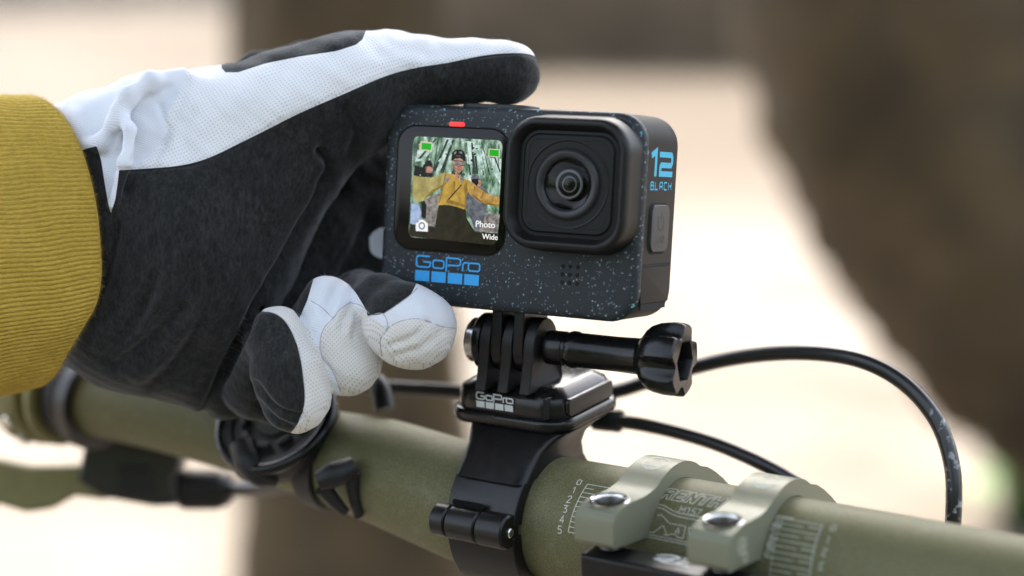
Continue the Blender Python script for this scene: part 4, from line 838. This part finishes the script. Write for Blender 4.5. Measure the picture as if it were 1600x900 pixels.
# ------------------------------------------------------------------ brake lever and grip collar at the far left
LD = pt(250, 645, 522) - pt(100, 616, 544); LD /= np.linalg.norm(LD)
lz = BZ - LD * (BZ @ LD); lz /= np.linalg.norm(lz); ly = np.cross(lz, LD)
g0 = pt(85, 613, 546)
gc = empty('grip_collar', frame(g0, LD, ly, lz), 'blurred olive grip collar on the bar beside the sleeve', 'collar')
mb = MB(); lathe(mb, [(11.2, -11), (15.6, -10.5), (16.4, -9.5), (16.4, -1), (15.8, 0), (13.6, .6), (13.6, 3), (15.6, 3.6), (15.8, 5.5), (15.0, 6.6), (11.2, 6.8)], 48, T=lambda p: (p[1], p[0], p[2])); mb.build('ring', M['olive_paint'], gc, smooth=35)
mb = MB(); lathe(mb, [(11.2, 6.9), (12.6, 7.1), (13.0, 10.5), (12.6, 12.8), (11.2, 13)], 40, T=lambda p: (p[1], p[0], p[2])); mb.build('rubber_edge', M['rubber'], gc, smooth=35)
for a in (200, 232):
    mb = MB(); c = (15.6 * math.cos(R_(a)), 15.6 * math.sin(R_(a))); lathe(mb, [(2.0, -1.5), (2.2, 1.2), (1.6, 1.7), (.1, 1.7)], 16, T=lambda p: (-4 + p[0], (15.9 + p[1]) * math.cos(R_(a)) - p[2] * math.sin(R_(a)), (15.9 + p[1]) * math.sin(R_(a)) + p[2] * math.cos(R_(a)))); mb.build('pinch_bolt', M['steel'], gc, smooth=35)
b0_ = pt(220, 745, 556)
bl = empty('brake_lever', frame(b0_, *ID3), 'blurred brake lever with olive blade and black body under the bar', 'brake lever')
def slab(name, pix, d, th, m, bev=1.5):
    f0 = [pt(u, v, d) - b0_ for u, v in pix]; mb = MB(); mb.loft([f0, [p + np.array([0, th, 0]) for p in f0]]); return mb.build(name, m, bl, bevel=bev, seg=3)
slab('blade', [(-120, 700), (-30, 716), (45, 730), (130, 728), (190, 716), (205, 770), (160, 782), (115, 776), (80, 796), (40, 802), (0, 790), (-120, 770)], 552, 9, M['olive_paint'], 2)
slab('body', [(140, 640), (170, 645), (190, 690), (272, 702), (284, 716), (272, 745), (278, 790), (240, 792), (160, 778), (118, 752), (130, 700)], 548, 16, M['dark_metal'], 2.5)
slab('cap', [(180, 728), (236, 730), (238, 776), (182, 768)], 546.5, 2, M['rubber'], .6)
mb = MB(); tube(mb, [pt(x, 765, 556) - b0_ for x in (272, 280, 292, 340, 356, 366)], [3.4, 5.6, 6.4, 6.3, 5.0, 2.6], 24); mb.build('hose_fitting', M['rubber'], bl, smooth=45)
mb = MB(); lathe(mb, [(11.3, -3), (14.6, -2.4), (14.8, 2.4), (11.3, 3)], 40, T=lambda p: tuple(np.array(pt(148, 627, 538)) - b0_ + LD * p[1] + ly * p[0] + lz * p[2])); mb.build('bar_clamp', M['dark_metal'], bl, smooth=35)

# ------------------------------------------------------------------ person: forearm sleeve and gloved hand
PO = pt(330, 400, 455)
pe = empty('person', frame(PO, *ID3), 'person in ochre knit sleeve and black and white glove gripping the camera', 'person')
H_VOX = .55
lo = np.array([pt(40, 450, 450)[0], 418.0, pt(800, 705, 450)[2]]); hi = np.array([pt(862, 450, 450)[0], 506.0, pt(800, 30, 450)[2]])
NX, NY, NZ = [int(v) for v in np.ceil((hi - lo) / H_VOX)]
gx = (lo[0] + H_VOX * np.arange(NX)).astype(np.float32); gy = (lo[1] + H_VOX * np.arange(NY)).astype(np.float32); gz = (lo[2] + H_VOX * np.arange(NZ)).astype(np.float32)
def cone_field(chain, sy=1.0, pad=9.0):
    """chain of (u, v, depth, radius in px) -> (slices, field) of smooth-joined round cones"""
    P = [pt(u, v, d) for u, v, d, r in chain]; Rr = [r * d / F for u, v, d, r in chain]
    a = np.min([p - np.array([r, r * sy, r]) for p, r in zip(P, Rr)], 0) - pad; b = np.max([p + np.array([r, r * sy, r]) for p, r in zip(P, Rr)], 0) + pad
    i0 = np.maximum(0, ((a - lo) / H_VOX).astype(int)); i1 = np.minimum([NX, NY, NZ], ((b - lo) / H_VOX).astype(int) + 2)
    sl_ = tuple(slice(p, q) for p, q in zip(i0, i1))
    X = gx[sl_[0]][:, None, None]; Y = gy[sl_[1]][None, :, None]; Z = gz[sl_[2]][None, None, :]
    out = None
    for k in range(max(1, len(P) - 1)):
        A = P[k]; B = P[min(k + 1, len(P) - 1)]; ra = Rr[k]; rb_ = Rr[min(k + 1, len(P) - 1)]
        d = B - A; d2 = np.array([d[0], d[1] / sy, d[2]]); L2 = max(float(d2 @ d2), 1e-6)
        px, py, pz = X - A[0], (Y - A[1]) / sy, Z - A[2]
        t = np.clip((px * d2[0] + py * d2[1] + pz * d2[2]) / L2, 0, 1)
        f = np.sqrt((px - t * d2[0]) ** 2 + (py - t * d2[1]) ** 2 + (pz - t * d2[2]) ** 2) - (ra + (rb_ - ra) * t)
        out = f if out is None else smin(out, f, 2.0)
    return sl_, out.astype(np.float32)
def smin(a, b, k):
    h = np.maximum(k - np.abs(a - b), 0) / k
    return np.minimum(a, b) - h * h * k * .25
FLD = np.full((NX, NY, NZ), 30.0, np.float32)
def union(chain, k, sy=1.0):
    sl_, f = cone_field(chain, sy); FLD[sl_] = smin(FLD[sl_], f, k)
def carve(chain, k):
    sl_, f = cone_field(chain); FLD[sl_] = -smin(-FLD[sl_], f, k)
# back of the hand and the long digit that lies over the camera's top edge
union([(40, 300, 470, 90), (100, 250, 468, 84), (160, 222, 465, 78), (240, 196, 462, 80), (350, 190, 461, 84), (455, 172, 460, 92), (545, 146, 459, 86)], 3, 1.25)
union([(470, 175, 460, 92), (560, 140, 459, 86), (612, 117, 458, 68), (655, 113, 457, 55), (730, 111, 456, 49), (790, 113, 455, 47), (798, 114, 455, 46)], 5, 1.15)
# palm and thumb ball
union([(40, 390, 472, 118), (110, 375, 470, 128), (190, 350, 466, 152), (300, 340, 463, 150), (400, 285, 462, 112)], 9)
union([(110, 450, 472, 112), (160, 455, 469, 126), (220, 470, 464, 138), (300, 420, 462, 150), (360, 390, 463, 110)], 9)
union([(400, 285, 461, 108), (470, 245, 460, 74), (540, 205, 459, 48), (590, 172, 458, 34)], 6)
union([(215, 500, 465, 106), (290, 545, 465, 84), (322, 585, 466, 60)], 7)
# knuckle row behind the white back
union([(352, 116, 482, 10), (400, 103, 486, 20), (480, 90, 488, 26), (560, 80, 486, 20)], 1.2)
# folded fingers beyond the palm crease, in its shade
union([(548, 300, 486, 62), (508, 380, 481, 82), (445, 500, 476, 84), (388, 590, 471, 60), (352, 612, 469, 44)], .8)
union([(585, 345, 486, 64), (580, 440, 482, 62), (525, 520, 474, 62), (440, 610, 464, 58)], 1.0)
union([(640, 300, 490, 50), (600, 268, 486, 42), (540, 285, 480, 40)], 1.2)
# three curled fingertips
union([(560, 470, 462, 50), (598, 484, 446, 54), (632, 506, 438.5, 62), (648, 513, 437.5, 65)], .5)
union([(470, 560, 466, 50), (500, 500, 455, 44), (514, 478, 446.5, 44), (524, 520, 443.5, 52), (540, 562, 444, 58)], .35)
union([(400, 600, 462, 56), (420, 540, 450, 46), (434, 528, 440.5, 47), (450, 580, 437, 56), (461, 620, 437.5, 57)], .45)
# cuff folds in the stretch fabric
union([(120, 232, 446, 11), (160, 222, 443, 13), (180, 190, 441.5, 13), (203, 150, 442, 14), (238, 127, 446, 14), (285, 119, 451, 13)], 1.8)
union([(186, 172, 441, 9), (205, 200, 438.5, 10), (196, 252, 437, 10), (176, 318, 438, 8)], 2.5)
carve([(214, 170, 438.0, 15), (232, 152, 439.5, 15), (262, 138, 442.5, 12)], 3)
carve([(236, 188, 437, 12), (262, 176, 438, 9)], 6)

def surface_nets(f):
    nx, ny, nz = f.shape; s = f < 0
    c = np.zeros((nx - 1, ny - 1, nz - 1), np.uint8)
    for dx in (0, 1):
        for dy in (0, 1):
            for dz in (0, 1): c += s[dx:nx - 1 + dx, dy:ny - 1 + dy, dz:nz - 1 + dz]
    act = (c > 0) & (c < 8); ijk = np.argwhere(act); idx = np.full(act.shape, -1, np.int32); idx[act] = np.arange(len(ijk))
    acc = np.zeros((len(ijk), 3)); cnt = np.zeros(len(ijk)); i, j, k = ijk.T
    cor = [(a, b, d) for a in (0, 1) for b in (0, 1) for d in (0, 1)]
    for p in cor:
        for ax in range(3):
            if p[ax]: continue
            q = list(p); q[ax] = 1
            fa = f[i + p[0], j + p[1], k + p[2]]; fb = f[i + q[0], j + q[1], k + q[2]]; cr = (fa < 0) != (fb < 0)
            t = np.where(cr, fa / np.where(fa == fb, 1, fa - fb), 0); po = np.array(p)[None] + np.zeros((len(ijk), 3)); po[:, ax] += t
            acc[cr] += po[cr]; cnt[cr] += 1
    V = ijk + acc / cnt[:, None]; Q = []
    for ax in range(3):
        o1, o2 = [(1, 2), (2, 0), (0, 1)][ax]
        e = [slice(1, n_ - 1) for n_ in f.shape]; a_ = list(e); b_ = list(e); a_[ax] = slice(0, f.shape[ax] - 1); b_[ax] = slice(1, f.shape[ax])
        sa = s[tuple(a_)]; sb = s[tuple(b_)]; w_ = np.argwhere(sa != sb); off = np.array([1, 1, 1]); off[ax] = 0; w_ = w_ + off
        flip = sa[tuple((w_ - off).T)]
        def cell(d1, d2):
            q = w_.copy(); q[:, o1] -= d1; q[:, o2] -= d2; return idx[q[:, 0], q[:, 1], q[:, 2]]
        q = np.stack([cell(1, 1), cell(0, 1), cell(0, 0), cell(1, 0)], 1); q[~flip] = q[~flip][:, ::-1]; Q.append(q)
    Q = np.vstack(Q); return V, Q[(Q >= 0).all(1)]
V, Q = surface_nets(FLD)
def sample(f, P):
    i = np.clip(P.astype(int), 0, np.array(f.shape) - 2); t = P - i; r = 0
    for a in (0, 1):
        for b in (0, 1):
            for c in (0, 1):
                w_ = (t[:, 0] if a else 1 - t[:, 0]) * (t[:, 1] if b else 1 - t[:, 1]) * (t[:, 2] if c else 1 - t[:, 2]); r = r + w_ * f[i[:, 0] + a, i[:, 1] + b, i[:, 2] + c]
    return r
def grad(f, P):
    return np.stack([sample(f, P + d) - sample(f, P - d) for d in np.eye(3) * .9], 1)
for _ in range(3):
    g = grad(FLD, V); g2 = np.maximum((g ** 2).sum(1), 1e-6); V = V - (sample(FLD, V) * 1.8 / g2)[:, None] * g * .7
NRM = grad(FLD, V); NRM /= np.linalg.norm(NRM, axis=1)[:, None] + 1e-9
VM = lo + V * H_VOX                                     # mm in the V frame
def to_px(P): return np.stack([800 + F * P[:, 0] / P[:, 1], 450 - F * P[:, 2] / P[:, 1]], 1)
PX = to_px(VM); front = NRM[:, 1] < .15
def dist_poly(p, line):
    d = np.full(len(p), 1e9)
    for a, b in zip(line[:-1], line[1:]):
        a = np.array(a, float); b = np.array(b, float); ab = b - a; t = np.clip(((p - a) @ ab) / (ab @ ab), 0, 1); d = np.minimum(d, np.linalg.norm(p - a - t[:, None] * ab, axis=1))
    return d
def crv(pts, n=6): return [tuple(q[:2]) for q in smooth_path([(a, b, 0) for a, b in pts], n)]
def crease(pts, width, depth, dmax=1e9, dmin=-1e9):
    """fold pressed into (depth>0) or raised out of the cloth along a line that lies on the viewer's side"""
    global VM
    d = dist_poly(PX, crv(pts)); ok = front & (VM[:, 1] < dmax) & (VM[:, 1] > dmin)
    k = np.where(ok, np.exp(-(d / width) ** 2), 0) * depth * np.clip((.15 - NRM[:, 1]) / .4, 0, 1)
    VM = VM - NRM * k[:, None]
# folds of the suede palm
for pts, w_, dp in (([(245, 430), (215, 505), (165, 560)], 9, .9), ([(290, 478), (235, 530), (180, 572)], 11, 1.1), ([(335, 430), (305, 520), (268, 575), (235, 605)], 12, .9),
                    ([(318, 470), (270, 540), (215, 590)], 13, -.7), ([(250, 470), (200, 540)], 10, -.6), ([(380, 450), (335, 540), (300, 600)], 14, -.5), ([(498, 236), (514, 262), (502, 300), (455, 385), (400, 480), (350, 580), (318, 642)], 7, 1.6), ([(500, 238), (518, 262), (508, 290)], 8, 1.0),
                    ([(540, 175), (556, 205), (548, 240)], 9, 1.0), ([(478, 220), (500, 240), (510, 262)], 9, -.8), ([(185, 350), (170, 420), (150, 480)], 8, .8), ([(420, 300), (360, 420), (330, 500)], 22, -.6),
                    ([(398, 600), (430, 636), (470, 652)], 6, .9), ([(402, 630), (430, 655), (455, 668)], 5, .7), ([(575, 345), (540, 420), (490, 520)], 9, 1.0)):
    crease(pts, w_, dp * 1.35)
# folds of the white back
for pts, w_, dp in (([(300, 180), (288, 215), (292, 250)], 12, .5), ([(335, 112), (330, 150), (345, 190)], 10, .5), ([(530, 90), (545, 120), (535, 140)], 12, .4), ([(600, 60), (640, 80), (690, 82)], 12, .5), ([(680, 66), (720, 82), (760, 78)], 9, .35),
                    ([(560, 100), (610, 95), (650, 90)], 10, -.35), ([(440, 110), (420, 150), (410, 190)], 22, .4), ([(360, 150), (350, 200)], 20, -.3),
                    ([(250, 165), (262, 205), (255, 222)], 5, .7), ([(210, 250), (238, 236), (262, 218)], 7, .6), ([(235, 270), (250, 235), (290, 150)], 5, .4)):
    crease(pts, w_, dp, 470)
# wrinkles of the fingertips
for pts, w_, dp in (([(545, 480), (535, 500), (532, 515)], 4, .6), ([(556, 478), (548, 505), (543, 522)], 4, -.5), ([(566, 485), (558, 508), (552, 528)], 4, .5), ([(612, 540), (640, 528), (668, 502)], 6, .7), ([(620, 556), (655, 545), (690, 520)], 6, .5), ([(640, 520), (665, 505)], 5, -.4),
                    ([(470, 545), (478, 570), (480, 600)], 5, .5)):
    crease(pts, w_, dp * 1.15, 452)
SEAMS_TIP = [crv([(486, 470), (505, 482), (520, 496), (530, 484), (548, 472)], 4), crv([(548, 473), (565, 478), (577, 490)], 4), crv([(523, 494), (505, 515), (500, 540), (505, 560), (520, 580), (532, 612)], 4),
             crv([(575, 494), (598, 490), (606, 512), (594, 530), (597, 556)], 4), crv([(604, 514), (625, 502), (655, 498), (690, 510), (712, 513)], 4), crv([(600, 490), (618, 478), (640, 462), (652, 450)], 4),
             crv([(404, 486), (430, 490), (450, 508), (466, 545), (474, 590), (476, 630), (464, 664), (448, 682)], 4)]
for s_ in SEAMS_TIP: crease(s_, 3.0, .26, 452)
SEAM_BACK = crv([(186, 266), (235, 263), (285, 258), (330, 245), (400, 211), (470, 176), (530, 150), (600, 120), (650, 106), (700, 98), (760, 86), (812, 83), (836, 88), (843, 100)], 6)
crease(SEAM_BACK, 3.5, .5, 470)
# cloth pushes out a little everywhere: slow unevenness
ph = np.sin(VM[:, 0] * .42 + 1.3 * np.sin(VM[:, 2] * .23)) * np.sin(VM[:, 2] * .37 + VM[:, 1] * .29) * .22 + np.sin(VM[:, 0] * .91 + VM[:, 2] * .8) * np.sin(VM[:, 1] * .7 - VM[:, 2] * .55) * .10
VM = VM + NRM * ph[:, None]

# ---- panels: signed distance (px) to the white outlines
def poly_sd(p, poly):
    P = np.array(poly, float); ins = np.zeros(len(p), bool); n_ = len(P)
    for i in range(n_):
        a, b = P[i], P[(i + 1) % n_]
        c = (a[1] > p[:, 1]) != (b[1] > p[:, 1]); xx = a[0] + (p[:, 1] - a[1]) * (b[0] - a[0]) / (b[1] - a[1] + 1e-12); ins ^= c & (p[:, 0] < xx)
    d = dist_poly(p, [tuple(q) for q in P] + [tuple(P[0])]); return np.where(ins, d, -d)
BACKPOLY = [(20, 40), (345, 40), (346, 106), (352, 113), (372, 113), (415, 99), (470, 88), (525, 80), (556, 70), (566, 62), (580, 30), (900, 20), (900, 98)] + SEAM_BACK[::-1] + [(184, 285), (180, 312), (173, 334), (168, 312), (163, 282), (158, 250), (151, 228), (136, 232), (112, 240), (90, 200), (20, 200)]
SMOOTHPOLY = [(20, 40), (285, 40), (290, 118), (276, 150), (258, 190), (262, 215), (240, 236), (218, 258), (190, 272), (175, 340), (150, 300), (20, 240)]
TIPS = [crv([(404, 486), (430, 490), (450, 508), (466, 545), (474, 590), (476, 630), (464, 664), (440, 690)], 5) + [(520, 690), (525, 620), (505, 560), (482, 515), (458, 484), (432, 473), (408, 478)],
        [(468, 560), (462, 510), (480, 470), (494, 422), (524, 424), (541, 440), (557, 459), (572, 484), (577, 505), (602, 530), (640, 600), (600, 640), (520, 640)],
        crv([(572, 494), (598, 490), (618, 478), (640, 462), (652, 440)], 5) + [(700, 430), (730, 520), (700, 600), (600, 600), (560, 540)]]
MESHP = [crv([(523, 494), (505, 515), (500, 540), (505, 560), (520, 580), (532, 612)], 4) + [(545, 640), (620, 640), (610, 520), (577, 490), (548, 473), (530, 484)],
         crv([(597, 556), (594, 530), (606, 512), (625, 502), (655, 498), (690, 510), (716, 514)], 4) + [(740, 560), (640, 620)], TIPS[0]]
def fields(P):
    p = to_px(P); dep = (451.5 - P[:, 1]) * 6
    tips = np.full(len(p), -1e9)
    zone = (p[:, 1] > 425)
    ftip = np.where((p[:, 0] > 380) & zone, dep, -1e9)
    t0 = np.minimum(poly_sd(p, TIPS[0]), dep); t1 = np.minimum(poly_sd(p, TIPS[1]), dep); t2 = np.minimum(poly_sd(p, TIPS[2]), dep)
    far_tip = np.minimum(poly_sd(p, crv([(577, 372), (584, 362), (600, 356), (604, 380), (602, 402), (590, 402), (579, 392), (577, 372)], 4)[:-1]), (P[:, 1] - 458) * 6)
    white = np.maximum(np.maximum(np.maximum(t0, t1), t2), far_tip)
    back = poly_sd(p, BACKPOLY); back = np.minimum(back, np.where(p[:, 0] > 340, (481 - P[:, 1]) * 6, 1e9))
    return np.maximum(white, back), back, p
c_w, c_b, _ = fields(VM)
def split(Vs, Ts, c):
    """cut triangles along c=0; returns (verts, tris inside, tris outside)"""
    s = c > 0; n_in = s[Ts].sum(1); inn = Ts[n_in == 3].tolist(); out = Ts[n_in == 0].tolist(); nv = Vs.tolist(); cache = {}
    def cut(a, b):
        k = (a, b) if a < b else (b, a)
        if k not in cache:
            t = c[k[0]] / (c[k[0]] - c[k[1]]); cache[k] = len(nv); nv.append((Vs[k[0]] + (Vs[k[1]] - Vs[k[0]]) * t).tolist())
        return cache[k]
    for t in Ts[(n_in > 0) & (n_in < 3)]:
        t = list(map(int, t)); k = sum(s[i] for i in t); lone = [i for i in range(3) if s[t[i]] == (k == 1)][0]
        a, b, d = t[lone], t[(lone + 1) % 3], t[(lone + 2) % 3]; ab, ad = cut(a, b), cut(a, d)
        (inn if k == 1 else out).append([a, ab, ad]); (out if k == 1 else inn).extend([[ab, b, d], [ab, d, ad]])
    return np.array(nv), np.array(inn), np.array(out)
def mesh_of(name, Vs, Ts, m, parent, origin=PO):
    used = np.unique(Ts); mp_ = np.full(len(Vs), -1); mp_[used] = np.arange(len(used)); me = bpy.data.meshes.new(name)
    me.from_pydata(((Vs[used] - origin) * .001).tolist(), [], mp_[Ts].tolist()); me.polygons.foreach_set('use_smooth', [True] * len(me.polygons)); me.materials.append(m)
    o = bpy.data.objects.new(name, me); COL.objects.link(o); o.parent = parent; return o
TRI = np.vstack([Q[:, [0, 1, 2]], Q[:, [0, 2, 3]]])
V1, T_in, T_out = split(VM, TRI, c_w)
glove = mesh_of('glove', V1, T_out, M['suede'], pe); glove['label'] = 'black suede palm of the glove'
_, cb1, p1 = fields(V1)
isback = (cb1 > -2.0)
tb = isback[T_in].all(1) & (p1[T_in][:, :, 1].mean(1) < 400)
Tb, Tt = T_in[tb], T_in[~tb]
V2, Ts, Tk = split(V1, Tb, poly_sd(p1, SMOOTHPOLY)); mesh_of('knit_back', V2, Tk, M['white_knit'], glove); mesh_of('stretch_cuff', V2, Ts, M['white_tape'], glove)
def tipc(P):
    p = to_px(P); return np.maximum(np.maximum(poly_sd(p, MESHP[0]), poly_sd(p, MESHP[1])), poly_sd(p, MESHP[2]))
def islands(Ts):
    lab = np.arange(Ts.max() + 1)
    while True:
        mn = lab[Ts].min(1); new = lab.copy()
        for c in range(3): np.minimum.at(new, Ts[:, c], mn)
        new = new[new]
        if (new == lab).all(): break
        lab = new
    r = lab[Ts[:, 0]]; return [Ts[r == k] for k in np.unique(r) if (r == k).sum() > 60]
pt_ = to_px(V1); who = np.argmax(np.stack([poly_sd(pt_, q) for q in TIPS], 1), 1)[Tt[:, 0]]; who[V1[Tt[:, 0], 1] > 458] = 3
for q in range(4):
    if not (who == q).any(): continue
    V3, Tm, Tp_ = split(V1, Tt[who == q], tipc(V1))
    for T_, nm, k in ((Tm, 'fingertip_mesh', 'white_mesh'), (Tp_, 'fingertip_panel', 'white_tape')):
        if len(T_):
            for part_ in islands(T_): mesh_of(nm, V3, part_, M[k], glove)
# seam threads laid on the cloth
from mathutils.bvhtree import BVHTree
bvh = BVHTree.FromPolygons([Vector(v) for v in V1], [tuple(t) for t in np.vstack([T_in, T_out])])
def on_cloth(u, v, lift=.05):
    d = Vector(((u - 800) / F, 1, -(v - 450) / F)).normalized(); h = bvh.ray_cast(Vector((0, 0, 0)), d)
    return None if h[0] is None else np.array(h[0] + h[1] * lift)
def thread(name, line, r, m, lift=.02, dmax=1e9):
    P = [on_cloth(u, v, lift) for u, v in line]; runs = [[]]
    for p in P:
        if p is None or p[1] > dmax or (runs[-1] and np.linalg.norm(p - runs[-1][-1]) > 5): runs.append([]) if runs[-1] else None
        if p is not None and p[1] <= dmax: runs[-1].append(p)
    for q in runs:
        if len(q) > 2:
            mb = MB(); tube(mb, [p - PO for p in q], r, 6); mb.build(name, m, glove, smooth=60)
for s_ in SEAMS_TIP: thread('seam', s_, .12, M['thread_grey'], -.02, 452)
thread('seam', [(u, v + 1.5) for u, v in SEAM_BACK[:-3]], .16, M['rubber'], 0)

# fine nap of the suede and stray cotton fibres: countless short hairs
def hairs(name, base, nrm, n, L, wd, m, parent, origin, lay=None, seed=1):
    rg = np.random.default_rng(seed); k = rg.integers(0, len(base), n); b = base[k]; nn = nrm[k]
    t = nn * .55 + rg.standard_normal((n, 3)) * .55 + (0 if lay is None else np.array(lay)); t /= np.linalg.norm(t, axis=1)[:, None]
    ln = L * (0.4 + rg.random(n) * .9); sdv = np.cross(t, rg.standard_normal((n, 3))); sdv /= np.linalg.norm(sdv, axis=1)[:, None]
    mid = b + t * (ln * .55)[:, None]; tip = b + (t + rg.standard_normal((n, 3)) * .25) * ln[:, None]
    v = np.stack([b - sdv * wd, b + sdv * wd, mid + sdv * wd * .7, mid - sdv * wd * .7, tip], 1).reshape(-1, 3) - origin
    me = bpy.data.meshes.new(name); f = []
    for i in range(n): f += [(5 * i, 5 * i + 1, 5 * i + 2, 5 * i + 3), (5 * i + 3, 5 * i + 2, 5 * i + 4)]
    me.from_pydata((v * .001).tolist(), [], f); me.materials.append(m); o = bpy.data.objects.new(name, me); COL.objects.link(o); o.parent = parent; o['kind'] = 'stuff'; return o
sel = c_w < -1.5
hairs('suede_nap', VM[sel], NRM[sel], 16000, .55, .022, M['suede'], glove, PO, (.2, 0, -.2), 5)
sel = (c_w > 1) & (PX[:, 0] > 180)
hairs('loose_fibre', VM[sel], NRM[sel], 900, 1.0, .014, M['white_tape'], glove, PO, None, 6)

# ---- sleeve: rib-knit cuff, ribs running along the arm
SO = pt(60, 380, 468)
edge = [(52, 151), (80, 164), (106, 192), (127, 232), (141, 278), (151, 330), (156, 390), (157, 436), (150, 476), (130, 512), (108, 548), (92, 578), (74, 596), (50, 604)]
NR, PER = 150, 6; NCOL = NR * PER
ep = smooth_path([(a, b, 0) for a, b in edge], 12)[:, :2]; seg_ = np.r_[0, np.cumsum(np.linalg.norm(np.diff(ep, axis=0), axis=1))]; seg_ /= seg_[-1]
cols = np.arange(NCOL) / NCOL; U0 = np.zeros(NCOL); V0 = np.zeros(NCOL); D0 = np.zeros(NCOL)
for i, c_ in enumerate(cols):
    if c_ < .5:
        t = c_ * 2; U0[i] = np.interp(t, seg_, ep[:, 0]); V0[i] = np.interp(t, seg_, ep[:, 1]); D0[i] = 470 - 36 * math.sin(math.pi * t) ** .45
    else:
        t = (c_ - .5) * 2; U0[i] = 50 + 2 * t - 22 * math.sin(math.pi * t); V0[i] = 604 + (151 - 604) * (.5 - .5 * math.cos(math.pi * t)); D0[i] = 470 + 30 * math.sin(math.pi * t) ** .8
ang = cols * 2 * math.pi
def sleeve_row(du, inset, rib, k):
    fr_ = np.clip((V0 - 151) / 453, 0, 1)
    u = U0 - du; v = V0 + du * (.30 * fr_ ** 1.5 - .03 * (1 - fr_)); v = v + np.sin(du * .035 + fr_ * 9) * 2.2 * np.clip(du / 60, 0, 1)
    P = np.stack([(u - 800) / F * D0, D0 + 0 * u, -(v - 450) / F * D0], 1)
    nxt = np.roll(P, -1, 0) - np.roll(P, 1, 0); nr = np.stack([0 * u, -nxt[:, 2], nxt[:, 1]], 1); nr /= np.linalg.norm(nr, axis=1)[:, None] + 1e-9
    cen = P.mean(0); sg = np.sign(((P - cen) * nr).sum(1)); nr *= np.where(sg == 0, 1, sg)[:, None]
    wob = .3 * np.sin(ang * 3 + du * .02) + .25 * np.sin(ang * 7 - du * .05) * np.sin(du * .03)
    ribh = .62 * np.abs(np.sin(math.pi * (cols * NR + .05 * np.sin(du * .07 + ang * 7)))) ** .55
    stitch = .05 * np.sin(du * 1.05 + 2 * math.pi * cols * NR)
    return P + nr * (wob + rib * (ribh + stitch) - inset)[:, None], nr
rows = [(70, 3.4, 0), (20, 3.0, 0), (4, 2.4, .2), (.5, 1.4, .6), (0, .6, .9), (1.5, .1, 1), (4, 0, 1)] + [(4 + 4.5 * k, 0, 1) for k in range(1, 56)]
RW = [sleeve_row(du, ins, rib, k) for k, (du, ins, rib) in enumerate(rows)]
Vs = np.vstack([r for r, _ in RW]); nr_ = len(RW); a_ = np.arange(NCOL); b_ = (a_ + 1) % NCOL
Fq = np.vstack([np.stack([k * NCOL + a_, k * NCOL + b_, (k + 1) * NCOL + b_, (k + 1) * NCOL + a_], 1) for k in range(nr_ - 1)])
me = bpy.data.meshes.new('sleeve'); me.from_pydata(((Vs - PO) * .001).tolist(), [], Fq.tolist()); me.polygons.foreach_set('use_smooth', [True] * len(me.polygons)); me.materials.append(M['sleeve'])
slv = bpy.data.objects.new('sleeve', me); COL.objects.link(slv); slv.parent = pe; slv['label'] = 'ochre rib-knit sleeve cuff'
fb_ = np.vstack([r[:NCOL // 2] for r, _ in RW[3:40]]); fn_ = np.vstack([q[:NCOL // 2] for _, q in RW[3:40]])
hairs('wool_fuzz', fb_, fn_, 20000, .85, .017, M['sleeve'], slv, PO, (.25, 0, 0), 8)
eb = np.vstack([r[:NCOL // 2] for r, _ in RW[3:8]]); en = np.vstack([q[:NCOL // 2] for _, q in RW[3:8]])
hairs('edge_fuzz', eb, en, 2600, 1.3, .016, M['sleeve'], slv, PO, (.7, 0, 0), 9)
